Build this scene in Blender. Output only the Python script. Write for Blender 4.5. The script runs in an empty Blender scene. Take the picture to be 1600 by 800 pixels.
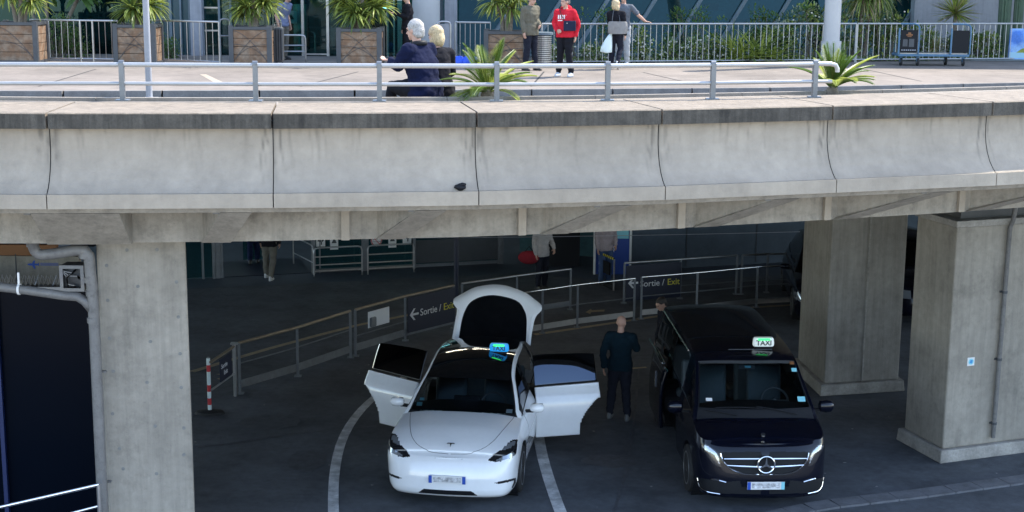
import bpy, bmesh, math, random
import numpy as np
from mathutils import Vector, Matrix, noise, Euler
R = math.radians
random.seed(7)
sc = bpy.context.scene
col = sc.collection
# ---------------------------------------------------------------- camera
CAM_H = 7.4; FOC = 2300.0
PITCH = math.atan(450.0/FOC); ROLL = R(0.5)
cam_d = bpy.data.cameras.new('camera'); cam = bpy.data.objects.new('camera', cam_d); col.objects.link(cam)
CM = Matrix.Rotation(math.pi/2-PITCH, 3, 'X') @ Matrix.Rotation(ROLL, 3, 'Z')
cam.matrix_world = Matrix.Translation((0, 0, CAM_H)) @ CM.to_4x4()
cam_d.sensor_width = 36; cam_d.lens = FOC/1600*36; cam_d.clip_end = 2000; cam_d.clip_start = .1
sc.camera = cam
# ---------------------------------------------------------------- world, sun
SUN_EL = R(53); SUN_AZ = R(57)      # azimuth from +Y towards +X
w = bpy.data.worlds.new("World"); sc.world = w; w.use_nodes = True
nt = w.node_tree; bg = nt.nodes['Background']
sky = nt.nodes.new('ShaderNodeTexSky'); sky.sky_type = 'NISHITA'; sky.sun_disc = False
sky.sun_elevation = SUN_EL; sky.sun_rotation = SUN_AZ; sky.altitude = 10; sky.dust_density = .6; sky.ozone_density = 1.4
hs = nt.nodes.new('ShaderNodeHueSaturation'); hs.inputs['Saturation'].default_value = .9; nt.links.new(sky.outputs[0], hs.inputs['Color']); nt.links.new(hs.outputs[0], bg.inputs[0]); bg.inputs[1].default_value = .15
sl = bpy.data.lights.new('sun', 'SUN'); sl.energy = 2.4; sl.angle = R(.5); sl.color = (1, .92, .80)
so = bpy.data.objects.new('sun', sl); col.objects.link(so)
sdir = Vector((math.sin(SUN_AZ)*math.cos(SUN_EL), math.cos(SUN_AZ)*math.cos(SUN_EL), math.sin(SUN_EL)))
so.rotation_euler = sdir.to_track_quat('Z', 'Y').to_euler(); so.location = (0, 0, 40)
vs = sc.view_settings; vs.view_transform = 'Standard'; vs.look = 'None'; vs.gamma = 1; vs.exposure = 2.0
try: vs.use_curve_mapping = False
except Exception: pass
sc.cycles.max_bounces = 10; sc.cycles.diffuse_bounces = 5; sc.cycles.transparent_max_bounces = 12

# ---------------------------------------------------------------- survey helpers (picture point -> place on a known plane)
def ray(px, py): return CM @ Vector(((px-800)/FOC, -(py-400)/FOC, -1))
def at(px, py, z):
    d = ray(px, py); t = (z-CAM_H)/d.z; return Vector((d.x*t, d.y*t, z))
def aty(px, py, Y):
    d = ray(px, py); t = Y/d.y; return Vector((d.x*t, Y, CAM_H+d.z*t))
def pj(p):
    v = CM.transposed() @ (Vector(p)-Vector((0, 0, CAM_H))); return (800+FOC*v.x/-v.z, 400-FOC*v.y/-v.z)

# ---------------------------------------------------------------- materials
def pbr(name, c, rough=.6, metal=0, var=0, scale=6, bump=0, bscale=None, coat=0, spec=None, emit=None, estr=0, streak=0, c2=None, grime=0, trans=0, stain=False):
    m = bpy.data.materials.new(name); m.use_nodes = True; n = m.node_tree; N = n.nodes; L = n.links
    b = N['Principled BSDF']; b.inputs['Base Color'].default_value = (*c, 1)
    b.inputs['Roughness'].default_value = rough; b.inputs['Metallic'].default_value = metal
    if coat: b.inputs['Coat Weight'].default_value = coat; b.inputs['Coat Roughness'].default_value = .04
    if spec is not None: b.inputs['Specular IOR Level'].default_value = spec
    if emit: b.inputs['Emission Color'].default_value = (*emit, 1); b.inputs['Emission Strength'].default_value = estr
    if var or bump or streak:
        g = N.new('ShaderNodeNewGeometry')
        def nz(sc_, det, vec=None, rgh=.6):
            t = N.new('ShaderNodeTexNoise'); t.inputs['Scale'].default_value = sc_; t.inputs['Detail'].default_value = det
            t.inputs['Roughness'].default_value = rgh; L.new(vec or g.outputs['Position'], t.inputs['Vector']); return t.outputs[0]
        cur = None
        def mulfac(sock, lo, hi, a, b_):
            nonlocal cur
            mr = N.new('ShaderNodeMapRange'); mr.inputs[1].default_value = lo; mr.inputs[2].default_value = hi
            mr.inputs[3].default_value = a; mr.inputs[4].default_value = b_; L.new(sock, mr.inputs[0])
            mx = N.new('ShaderNodeMix'); mx.data_type = 'RGBA'; mx.blend_type = 'MULTIPLY'; mx.inputs[0].default_value = 1
            if cur is None: mx.inputs[6].default_value = (*c, 1)
            else: L.new(cur, mx.inputs[6])
            L.new(mr.outputs[0], mx.inputs[7]); cur = mx.outputs[2]
        if c2:
            mr = N.new('ShaderNodeMapRange'); mr.inputs[1].default_value = .42; mr.inputs[2].default_value = .6
            L.new(nz(scale*.7, 5), mr.inputs[0])
            mx = N.new('ShaderNodeMix'); mx.data_type = 'RGBA'; mx.inputs[6].default_value = (*c, 1); mx.inputs[7].default_value = (*c2, 1)
            L.new(mr.outputs[0], mx.inputs[0]); cur = mx.outputs[2]
        if var:
            mulfac(nz(scale, 8), .3, .7, 1-var, 1+var*.6)
            mulfac(nz(scale*9, 4), .3, .7, 1-var*.5, 1+var*.3)
        if streak:
            mp = N.new('ShaderNodeMapping'); mp.inputs['Scale'].default_value = (1, 1, .06); L.new(g.outputs['Position'], mp.inputs[0])
            mulfac(nz(11, 6, mp.outputs[0], .7), .42, .64, 1, 1-streak)
        if stain:
            at_ = N.new('ShaderNodeAttribute'); at_.attribute_name = 'stain'; mulfac(at_.outputs['Fac'], 0, 1, 1, .5)
        if grime:
            mulfac(nz(scale*1.9+.3, 9, None, .72), .50, .68, 1, 1-grime)
            mulfac(nz(scale*14, 6, None, .8), .56, .68, 1, 1-grime*.6)
        if cur: L.new(cur, b.inputs['Base Color'])
        if trans:
            tr = N.new('ShaderNodeBsdfTranslucent'); mxs = N.new('ShaderNodeMixShader'); mxs.inputs[0].default_value = trans
            if cur: L.new(cur, tr.inputs[0])
            L.new(b.outputs[0], mxs.inputs[1]); L.new(tr.outputs[0], mxs.inputs[2]); L.new(mxs.outputs[0], N['Material Output'].inputs[0])
        if bump:
            bp = N.new('ShaderNodeBump'); bp.inputs['Strength'].default_value = bump; bp.inputs['Distance'].default_value = .02
            L.new(nz(bscale or scale*8, 6), bp.inputs['Height']); L.new(bp.outputs[0], b.inputs['Normal'])
    return m

def glass(name, tint, refl=1.45, rough=.02, gl=(1, 1, 1)):
    m = bpy.data.materials.new(name); m.use_nodes = True; n = m.node_tree; N = n.nodes; L = n.links
    out = N['Material Output']; N.remove(N['Principled BSDF'])
    t = N.new('ShaderNodeBsdfTransparent'); t.inputs[0].default_value = (*tint, 1)
    g = N.new('ShaderNodeBsdfGlossy'); g.inputs['Roughness'].default_value = rough; g.inputs[0].default_value = (*gl, 1)
    f = N.new('ShaderNodeFresnel'); f.inputs[0].default_value = refl
    x = N.new('ShaderNodeMixShader'); L.new(f.outputs[0], x.inputs[0]); L.new(t.outputs[0], x.inputs[1]); L.new(g.outputs[0], x.inputs[2]); L.new(x.outputs[0], out.inputs[0])
    return m

M = {}
M['conc'] = pbr('pale concrete', (.47, .45, .42), .85, var=.16, scale=1.6, bump=.25, bscale=40, streak=.12)
M['conc_panel'] = pbr('fascia concrete', (.36, .308, .245), .75, var=.17, scale=.8, bump=.22, bscale=50, streak=.05, grime=.12, stain=True)
M['conc_beam'] = pbr('beam concrete', (.335, .30, .25), .85, grime=.3, var=.2, scale=2.2, bump=.3, bscale=30, streak=.14)
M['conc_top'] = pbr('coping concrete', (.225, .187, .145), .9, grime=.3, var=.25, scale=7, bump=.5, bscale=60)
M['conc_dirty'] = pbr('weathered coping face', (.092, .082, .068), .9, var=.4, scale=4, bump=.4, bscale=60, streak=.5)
M['conc_pillar'] = pbr('pillar concrete', (.32, .29, .245), .85, grime=.25, var=.2, scale=1.1, bump=.3, bscale=35, streak=.16)
M['conc_pillar2'] = pbr('rear pillar concrete', (.33, .305, .27), .85, grime=.2, var=.2, scale=1.1, bump=.3, bscale=35, streak=.2)
M['conc_old'] = pbr('stained plinth concrete', (.33, .31, .28), .9, var=.35, scale=3, bump=.6, bscale=20)
M['tie'] = pbr('form tie plug', (.2, .2, .19), .9, var=.2, scale=30)
M['joint'] = pbr('dark joint', (.03, .03, .03), .9)
M['pvc'] = pbr('grey plastic pipe', (.16, .155, .15), .5, grime=.35, var=.2)
M['asphalt'] = pbr('asphalt', (.098, .107, .122), .85, grime=.25, var=.36, scale=.8, bump=.5, bscale=110, spec=.3)
M['deckroad'] = pbr('pale deck asphalt', (.19, .165, .145), .9, var=.22, scale=.7, bump=.3, bscale=60)
M['deckwalk'] = pbr('walkway paving', (.20, .172, .148), .85, grime=.2, var=.3, scale=.45, bump=.3, bscale=60)  # broad tone swings put soft shading streaks into the paving colour
M['strip'] = pbr('planter strip concrete', (.25, .22, .185), .9, var=.2, scale=3, bump=.5, bscale=40)
M['kerb'] = pbr('kerb stone', (.3, .29, .28), .9, var=.25, scale=4, bump=.4)
M['dkerb'] = pbr('deck kerb stone', (.16, .16, .16), .9, var=.25, scale=4, bump=.4)
M['bounce_pave'] = pbr('added bounce paving', (.42, .39, .35), .9, var=.15, scale=.6)
M['kerbl'] = pbr('grey road kerb', (.13, .135, .15), .9, var=.3, scale=5, bump=.4)
M['paintw'] = pbr('worn white road paint', (.72, .72, .72), .8, var=.3, scale=5, c2=(.48, .48, .48))
M['paintb'] = pbr('worn cream road paint', (.36, .29, .19), .8, var=.3, scale=5)
M['steel'] = pbr('galvanised steel', (.45, .45, .46), .32, metal=.9, var=.12, scale=8)
M['alu'] = pbr('bright painted rail', (.40, .40, .40), .35, metal=.4, var=.08, scale=6)
M['steeld'] = pbr('dull steel', (.20, .21, .225), .45, metal=.7, var=.15, scale=8)
M['chrome'] = pbr('chrome', (.85, .85, .86), .12, metal=1)
M['railbr'] = pbr('bronze handrail', (.22, .18, .13), .4, metal=.5, var=.2)
M['white'] = pbr('white paint', (.65, .75, .74), .5, var=.08)
M['black'] = pbr('black plastic', (.010, .011, .014), .55, spec=.2)
M['rubber'] = pbr('tyre rubber', (.018, .018, .019), .8, var=.2, scale=20)
M['dark'] = pbr('charcoal metal', (.055, .06, .068), .5, var=.15)
M['wood'] = pbr('brown planter boards', (.20, .115, .065), .75, var=.35, scale=7, bump=.3, c2=(.25, .18, .125))
M['soil'] = pbr('soil', (.06, .045, .03), .95, var=.3)
M['navy'] = pbr('navy sign face', (.006, .01, .03), .5)
M['blue'] = pbr('blue panel', (.02, .06, .3), .45)
M['blueb'] = pbr('bright blue', (.02, .09, .62), .5)
M['cartblue'] = pbr('cart blue paint', (.07, .16, .26), .45, var=.15)
M['red'] = pbr('red paint', (.5, .03, .04), .5)
M['orange'] = pbr('orange panel', (.22, .09, .03), .6)
M['signw'] = pbr('sign white', (.72, .72, .72), .5)
M['yellow'] = pbr('sign yellow', (.65, .58, .05), .5)
M['bark'] = pbr('yucca bark', (.22, .18, .14), .9, var=.4, scale=15, bump=.6)
M['leaf'] = pbr('yucca leaf', (.14, .20, .045), .45, var=.35, scale=5, trans=.4)
M['leaf_y'] = pbr('yellow green leaf', (.38, .44, .09), .5, var=.3, scale=5, trans=.4)
M['leaf_c'] = pbr('cycad leaf', (.11, .19, .03), .4, var=.3, scale=6, trans=.35)
M['leaf_d'] = pbr('dark shrub leaf', (.10, .19, .045), .5, var=.35, scale=4, trans=.4)
M['leaf_v'] = pbr('variegated leaf', (.19, .29, .08), .5, var=.3, scale=9, c2=(.50, .50, .36), trans=.35)
M['leaf_s'] = pbr('dry straw leaf', (.30, .25, .13), .6, var=.3, scale=6)
M['cactus'] = pbr('cactus skin', (.06, .10, .06), .6, var=.25, scale=5)
M['flower'] = pbr('pale flower', (.6, .58, .5), .6)
M['flowr'] = pbr('red orange flower', (.55, .10, .05), .6)
M['fglass'] = glass('facade glass', (.38, .62, .62), 1.5, gl=(.75, .92, 1))
M['dglass'] = glass('dark facade glass', (.16, .34, .38), 1.5, gl=(.5, .85, .88))
M['cglass'] = glass('car window glass', (.72, .82, .84), 1.45)
M['cglassr'] = glass('blue-reflection door glass', (.03, .04, .06), 2.2, gl=(.42, .52, .7))  # right rear door only: blue reflection put into the gloss colour
M['cglassd'] = glass('dark car glass', (.035, .045, .06), 1.5)
M['intwall'] = pbr('interior wall', (.06, .16, .18), .7, var=.4, scale=.8)
M['intfloor'] = pbr('interior floor', (.10, .12, .13), .35, var=.2)
M['slate'] = pbr('grey facade frame', (.12, .16, .19), .6, var=.1)
M['colwhite'] = pbr('pale painted column', (.42, .42, .42), .6, var=.06, scale=2)
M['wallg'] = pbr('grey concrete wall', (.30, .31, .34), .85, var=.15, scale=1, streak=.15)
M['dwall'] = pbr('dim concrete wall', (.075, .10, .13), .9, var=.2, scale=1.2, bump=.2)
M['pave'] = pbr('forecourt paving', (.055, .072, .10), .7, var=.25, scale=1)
M['carw'] = pbr('white car paint', (.86, .87, .89), .25, var=.04, scale=1.5, coat=1)
M['cark'] = pbr('black car paint', (.002, .003, .009), .2, coat=.6, spec=.15)
M['seat'] = pbr('seat leather', (.06, .085, .10), .6, var=.1)
M['dash'] = pbr('dashboard', (.010, .012, .015), .6)
M['plate'] = pbr('plate white', (.72, .72, .72), .4)
M['dblue'] = pbr('dark blue post', (.004, .015, .08), .5)
M['plblue'] = pbr('plate blue', (.02, .08, .42), .4)
M['smudge'] = pbr('blurred plate characters', (.66, .66, .68), .5, var=.75, scale=17)
M['lampglass'] = pbr('headlight lens', (.35, .38, .42), .08, metal=.6, coat=1)
M['lampdark'] = pbr('headlight bezel', (.012, .013, .016), .12, coat=1)
M['tubel'] = pbr('lit tube', (1, .9, .75), .5, emit=(1, .88, .7), estr=9)
M['taxig'] = pbr('green lit bar', (.05, .6, .12), .4, emit=(.05, 1, .2), estr=.5)
M['taxib'] = pbr('cyan lit sign', (.02, .3, .6), .4, emit=(.0, .13, .42), estr=.28)
M['taxiw'] = pbr('white lit sign', (.75, .78, .75), .4, emit=(.8, .9, .85), estr=.05)
M['taxidk'] = pbr('sign lettering', (.01, .03, .03), .5)
M['sticker'] = pbr('cyan sticker', (.25, .62, .72), .5)
M['stickb'] = pbr('sticker print', (.05, .28, .6), .5)
def cloth(name, c, v=.15): return pbr(name, c, .95, var=v, scale=12, spec=.15)
M['skin'] = pbr('skin', (.46, .27, .20), .55)
M['skin2'] = pbr('tanned skin', (.38, .21, .15), .55)
M['hair_g'] = pbr('silver hair', (.42, .40, .38), .7, var=.45, scale=60, bump=.5, bscale=90)
M['hair_b'] = pbr('blond hair', (.55, .42, .24), .6, var=.4, scale=50, bump=.5, bscale=90)
M['hair_d'] = pbr('dark hair', (.03, .022, .018), .6, var=.3, scale=50)
M['hair_s'] = pbr('grey short hair', (.13, .12, .11), .7, var=.3, scale=60)
M['oil'] = pbr('oil stained asphalt', (.075, .082, .095), .7, var=.35, scale=6, grime=.3)
M['eye'] = pbr('dark eye', (.02, .015, .012), .3)

# ---------------------------------------------------------------- mesh collector
class MB:
    def __init__(s): s.v = []; s.f = []; s.m = []; s.slot = 0
    def add(s, vs_, fs):
        o = len(s.v); s.v += [tuple(v) for v in vs_]; s.f += [tuple(i+o for i in f) for f in fs]; s.m += [s.slot]*len(fs); return s
    def box(s, c, d, rz=0, mat=None):
        m = mat or Matrix.Rotation(rz, 3, 'Z'); c = Vector(c); vs_ = []
        for z in (-1, 1):
            for (x, y) in ((-1, -1), (1, -1), (1, 1), (-1, 1)): vs_.append(c + m @ Vector((x*d[0]/2, y*d[1]/2, z*d[2]/2)))
        return s.add(vs_, [(3, 2, 1, 0), (4, 5, 6, 7), (0, 1, 5, 4), (1, 2, 6, 5), (2, 3, 7, 6), (3, 0, 4, 7)])
    def hexa(s, b, t):      # bottom and top quads, counter-clockwise from above
        return s.add(list(b)+list(t), [(3, 2, 1, 0), (4, 5, 6, 7), (0, 1, 5, 4), (1, 2, 6, 5), (2, 3, 7, 6), (3, 0, 4, 7)])
    def beam(s, a, b, w_, h_, up=(0, 0, 1)):
        a = Vector(a); b = Vector(b); d = (b-a); L_ = d.length; d.normalize(); x = d.cross(Vector(up))
        if x.length < 1e-4: x = Vector((1, 0, 0))
        x.normalize(); u = x.cross(d); return s.box((a+b)/2, (w_, L_, h_), mat=Matrix((x, d, u)).transposed())
    def tube(s, pts, r, n=10, caps=True, flat=(1, 1)):
        pts = [Vector(p) for p in pts]; rs = r if isinstance(r, (list, tuple)) else [r]*len(pts)
        o = len(s.v); fs = []; vs_ = []; ref = None
        for i, p in enumerate(pts):
            d = (pts[min(i+1, len(pts)-1)]-pts[max(i-1, 0)]).normalized()
            if ref is None: ref = Vector((0, 0, 1)) if abs(d.z) < .9 else Vector((1, 0, 0))
            x = d.cross(ref)
            if x.length < 1e-4: x = d.orthogonal()
            x.normalize(); y = x.cross(d).normalized(); ref = y if abs(d.z) > .9 or True else ref
            for k in range(n):
                a = 2*math.pi*k/n; vs_.append(p + x*math.cos(a)*rs[i]*flat[0] + y*math.sin(a)*rs[i]*flat[1])
        for i in range(len(pts)-1):
            for k in range(n): k2 = (k+1) % n; fs.append((i*n+k, i*n+k2, (i+1)*n+k2, (i+1)*n+k))
        if caps: fs.append(tuple(range(n))[::-1]); fs.append(tuple((len(pts)-1)*n+k for k in range(n)))
        return s.add(vs_, fs)
    def cyl(s, a, b, r, r2=None, n=16): return s.tube([a, b], [r, r if r2 is None else r2], n)
    def prism(s, poly, off):   # poly 3D points, extruded by off
        n = len(poly); off = Vector(off); a = [Vector(p) for p in poly]; b = [p+off for p in a]
        return s.add(a+b, [tuple(range(n))[::-1], tuple(range(n, 2*n))]+[(i, (i+1) % n, n+(i+1) % n, n+i) for i in range(n)])
    def strip(s, L1, L2, close=False):
        n = len(L1); return s.add(list(L1)+list(L2), [(i, i+1, n+i+1, n+i) for i in range(n-1)])
    def ell(s, c, r, n=14, m=10, mat=None):
        vs_ = []; fs = []; c = Vector(c)
        for j in range(m+1):
            ph = math.pi*j/m
            for k in range(n):
                th = 2*math.pi*k/n; p = Vector((r[0]*math.sin(ph)*math.cos(th), r[1]*math.sin(ph)*math.sin(th), r[2]*math.cos(ph)))
                if mat: p = mat @ p
                vs_.append(c+p)
        for j in range(m):
            for k in range(n): k2 = (k+1) % n; fs.append((j*n+k, (j+1)*n+k, (j+1)*n+k2, j*n+k2))
        return s.add(vs_, fs)
    def loft(s, secs):         # closed sections, same count; capped
        n = len(secs[0]); vs_ = [p for q in secs for p in q]; fs = []
        for i in range(len(secs)-1):
            for k in range(n): k2 = (k+1) % n; fs.append((i*n+k, i*n+k2, (i+1)*n+k2, (i+1)*n+k))
        fs.append(tuple(range(n))[::-1]); fs.append(tuple((len(secs)-1)*n+k for k in range(n))); return s.add(vs_, fs)

def mesh_of(mb, name, merge=False):
    me = bpy.data.meshes.new(name); me.from_pydata(mb.v, [], mb.f); me.update()
    bm = bmesh.new(); bm.from_mesh(me)
    if merge: bmesh.ops.remove_doubles(bm, verts=bm.verts, dist=merge if merge is not True else 1e-4)
    bmesh.ops.recalc_face_normals(bm, faces=bm.faces) if merge != 'keep' else None
    bm.to_mesh(me); bm.free()
    return me
ROOTM = {}
def obj(name, mb, mats, parent=None, smooth=False, local=False, bevel=0, label=None, norecalc=False):
    """links the collected shape as ONE mesh object; coordinates are world unless local"""
    if not isinstance(mats, (list, tuple)): mats = [mats]
    me = bpy.data.meshes.new(name)
    vs_ = mb.v
    if parent is not None and not local:
        inv = ROOTM[parent.name].inverted(); vs_ = [tuple(inv @ Vector(v)) for v in vs_]
    me.from_pydata(vs_, [], mb.f)
    for m in mats: me.materials.append(m)
    if len(mats) > 1:
        for p, k in zip(me.polygons, mb.m): p.material_index = k
    if not norecalc:
        bm = bmesh.new(); bm.from_mesh(me); bmesh.ops.recalc_face_normals(bm, faces=bm.faces); bm.to_mesh(me); bm.free()
    if smooth:
        for p in me.polygons: p.use_smooth = True
        if smooth != 'all':
            try: me.set_sharp_from_angle(angle=R(38))
            except Exception: pass
    o = bpy.data.objects.new(name, me); col.objects.link(o)
    if parent is not None: o.parent = parent; ROOTM[o.name] = ROOTM[parent.name].copy()
    else: ROOTM[o.name] = Matrix()
    if bevel:
        b = o.modifiers.new('bevel', 'BEVEL'); b.width = bevel; b.segments = 2; b.limit_method = 'ANGLE'; b.angle_limit = R(40)
    if label: o['label'] = label
    return o
def tag(o, label, cat, group=None, kind=None):
    if label: o['label'] = label
    if cat: o['category'] = cat
    if group: o['group'] = group
    if kind: o['kind'] = kind
    return o
def thing(name, label, cat, loc=(0, 0, 0), rz=0, group=None):
    o = bpy.data.objects.new(name, None); col.objects.link(o); o.location = loc; o.rotation_euler = (0, 0, rz); o.empty_display_size = .2
    ROOTM[o.name] = Matrix.Translation(loc) @ Matrix.Rotation(rz, 4, 'Z'); return tag(o, label, cat, group)
def struct(name, mb, mat, **k):
    o = obj(name, mb, mat, **k); o['kind'] = 'structure'; return o
def copy_tree(o, parent=None):
    c = o.copy(); col.objects.link(c); c.parent = parent; ROOTM[c.name] = ROOTM[o.name].copy()
    for ch in list(o.children): copy_tree(ch, c)
    return c
def relocate(o, loc, rz=0):
    o.location = loc; o.rotation_euler = (0, 0, rz)
def text(name, s, size, mat, parent, mtx, align='CENTER', depth=.002, world=True, label=None, bold=0):
    cu = bpy.data.curves.new('t', 'FONT'); cu.body = s; cu.size = size; cu.align_x = align; cu.align_y = 'CENTER'; cu.extrude = depth; cu.resolution_u = 3; cu.offset = bold
    to = bpy.data.objects.new('t', cu); col.objects.link(to)
    bpy.context.view_layer.update()
    me = bpy.data.meshes.new_from_object(to.evaluated_get(bpy.context.evaluated_depsgraph_get())); me.name = name
    bpy.data.objects.remove(to); mm = mtx
    if parent is not None and world: mm = ROOTM[parent.name].inverted() @ mtx
    me.transform(mm); me.materials.clear(); me.materials.append(mat)
    o = bpy.data.objects.new(name, me); col.objects.link(o); ROOTM[o.name] = Matrix() if parent is None else ROOTM[parent.name].copy()
    if parent is not None: o.parent = parent
    if label: o['label'] = label
    return o
def frame_m(org, xdir, up=(0, 0, 1), off=0):
    x = Vector(xdir).normalized(); u = Vector(up); z = x.cross(u).normalized(); u = z.cross(x).normalized()
    m = Matrix((x, u, z)).transposed().to_4x4(); m.translation = Vector(org)+z*off; return m
def crv(pts):
    xs = np.array([p[0] for p in pts], float); ys = np.array([p[1] for p in pts], float)
    h = np.diff(xs); d = np.diff(ys)/h; m = np.zeros(len(xs)); m[0] = d[0]; m[-1] = d[-1]
    for i in range(1, len(xs)-1):
        m[i] = 0 if d[i-1]*d[i] <= 0 else 2*d[i-1]*d[i]/(d[i-1]+d[i])
    def f(x):
        x = min(max(x, xs[0]), xs[-1]); i = min(max(int(np.searchsorted(xs, x)-1), 0), len(h)-1); t = (x-xs[i])/h[i]
        return float((2*t**3-3*t**2+1)*ys[i]+(t**3-2*t**2+t)*h[i]*m[i]+(-2*t**3+3*t**2)*ys[i+1]+(t**3-t**2)*h[i]*m[i+1])
    return f
def catmull(pts, step):
    pts = [Vector(p) for p in pts]; out = []
    P = [2*pts[0]-pts[1]]+pts+[2*pts[-1]-pts[-2]]
    for i in range(1, len(P)-2):
        n = max(1, int((P[i+1]-P[i]).length/step))
        for k in range(n):
            t = k/n; a, b, c, d = P[i-1], P[i], P[i+1], P[i+2]
            out.append(.5*((2*b)+(c-a)*t+(2*a-5*b+4*c-d)*t*t+(3*b-a-3*c+d)*t**3))
    out.append(pts[-1]); return out
# ================================================================ ground, lower level
g = MB(); g.add([(-120, -60, 0), (120, -60, 0), (120, 300, 0), (-120, 300, 0)], [(0, 1, 2, 3)])
struct('road', g, M['asphalt'])
g = MB(); g.add([(-60, -50, .004), (60, -50, .004), (60, 7, .004), (-60, 7, .004)], [(0, 1, 2, 3)]); struct('bounce_pavement', g, M['bounce_pave'])  # pale ground out of view, added to bounce sunlight up under the deck
def ribbon(name, pts, wd, mat, z=.004, step=.4):
    P = catmull([(p[0], p[1], 0) for p in pts], step); l = []; r = []
    for i, p in enumerate(P):
        d = (P[min(i+1, len(P)-1)]-P[max(i-1, 0)]).normalized(); n = Vector((-d.y, d.x, 0))*wd/2
        l.append((p.x+n.x, p.y+n.y, z)); r.append((p.x-n.x, p.y-n.y, z))
    m = MB(); m.strip(l, r); return struct(name, m, mat)
G = lambda x, y: at(x, y, 0)
ribbon('lane_marking', [G(640, 585), G(600, 610), G(565, 640), G(538, 680), G(524, 730), G(521, 800), G(530, 900)], .15, M['paintw'])
ribbon('lane_marking', [G(838, 650), G(843, 690), G(852, 730), G(872, 790), G(905, 870)], .17, M['paintw'])
ribbon('cream_line', [G(300, 581), G(420, 545), G(560, 508), G(640, 492)], .14, M['paintb'], step=1)
ribbon('cream_line', [G(835, 523), G(930, 509), G(1030, 494), G(1150, 482), G(1250, 476)], .14, M['paintb'], step=1)
ribbon('cream_line', [G(975, 577), G(1010, 574)], .08, M['paintb'], step=1)
m = MB(); a = [G(337, 585), G(360, 583), G(362, 586), G(345, 594), G(339, 592), G(353, 587)]
m.add([(p.x, p.y, .004) for p in a], [tuple(range(6))]); struct('painted_chevron', m, M['paintb'])
m = MB(); a = [G(915, 488), G(923, 483), G(925, 485), G(945, 484), G(944, 487), G(924, 488), G(922, 491)]
m.add([(p.x, p.y, .004) for p in a], [tuple(range(len(a)))]); struct('painted_arrow', m, M['paintb'])
# kerb and pavement at bottom right
kp = [G(1180, 822), G(1290, 797), G(1450, 778), G(1600, 757), G(1760, 736)]
for i in range(14):
    def kpt(t):
        t = t*(len(kp)-1); j = min(int(t), len(kp)-2); return kp[j].lerp(kp[j+1], t-j)
    a = kpt(i/14+.001); b = kpt((i+1)/14-.001); n = Vector((-(b-a).y, (b-a).x, 0)).normalized()*.3
    if i == 0: km = MB()
    km.hexa([a-n*0, b-n*0, b+n, a+n], [Vector((p.x, p.y, .03)) for p in (a, b, b+n, a+n)])
struct('kerb', km, M['kerbl'])
m = MB(); q = [G(1540, 700), G(1590, 697), G(1600, 706), G(1545, 712)]
m.add([(p.x, p.y, .005) for p in q], [(0, 1, 2, 3)]); struct('drain_cover', m, M['kerb'])
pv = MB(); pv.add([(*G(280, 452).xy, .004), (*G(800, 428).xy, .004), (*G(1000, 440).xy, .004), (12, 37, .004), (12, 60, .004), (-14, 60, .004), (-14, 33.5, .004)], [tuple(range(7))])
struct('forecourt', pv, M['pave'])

# ================================================================ viaduct
ZC = 5.9
jp = [at(0, 176, ZC)+Vector((-4.1, -.1, 0)), at(0, 176, ZC)+Vector((-1.8, -.03, 0)), at(72, 176.5, ZC), at(425, 176.5, ZC), at(745, 175, ZC), at(1035, 171, ZC), at(1302, 165, ZC), at(1552, 159, ZC)]
d = (jp[-1]-jp[-2]); jp += [jp[-1]+Vector((2.0, .8, 0)), jp[-1]+Vector((3.9, 1.7, 0)), jp[-1]+Vector((7.6, 3.6, 0))]
N_ = []
for i in range(len(jp)):
    t = (jp[min(i+1, len(jp)-1)]-jp[max(i-1, 0)]).normalized(); N_.append(Vector((t.y, -t.x, 0)).normalized())   # outwards, to the camera
via = thing('viaduct', 'long curved pale concrete road deck with scalloped parapet panels crossing the whole picture', 'viaduct', (0, 17, 0))
def pt(i, n, z): return Vector((jp[i].x+N_[i].x*n, jp[i].y+N_[i].y*n, z))
def seg(mb, i, prof, gap=.012):
    """prism between joints i and i+1 with cross profile [(n, z)]"""
    t = (jp[i+1]-jp[i]).normalized()*gap
    A = [pt(i, n, z)+t for n, z in prof]; B = [pt(i+1, n, z)-t for n, z in prof]; k = len(prof)
    mb.add(A+B, [tuple(range(k)), tuple(range(k, 2*k))[::-1]]+[(j, (j+1) % k, k+(j+1) % k, k+j) for j in range(k)])
ZL = 5.075; ZLB = 4.925; ZGB = 4.42
panel = [(-.10, ZC-.17), (-.105, 5.62), (-.10, 5.5), (-.08, 5.4), (-.045, 5.3), (.01, 5.2), (.07, 5.13), (.13, ZL+.002), (-.4, ZL+.002), (-.4, ZC-.17)]
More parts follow.
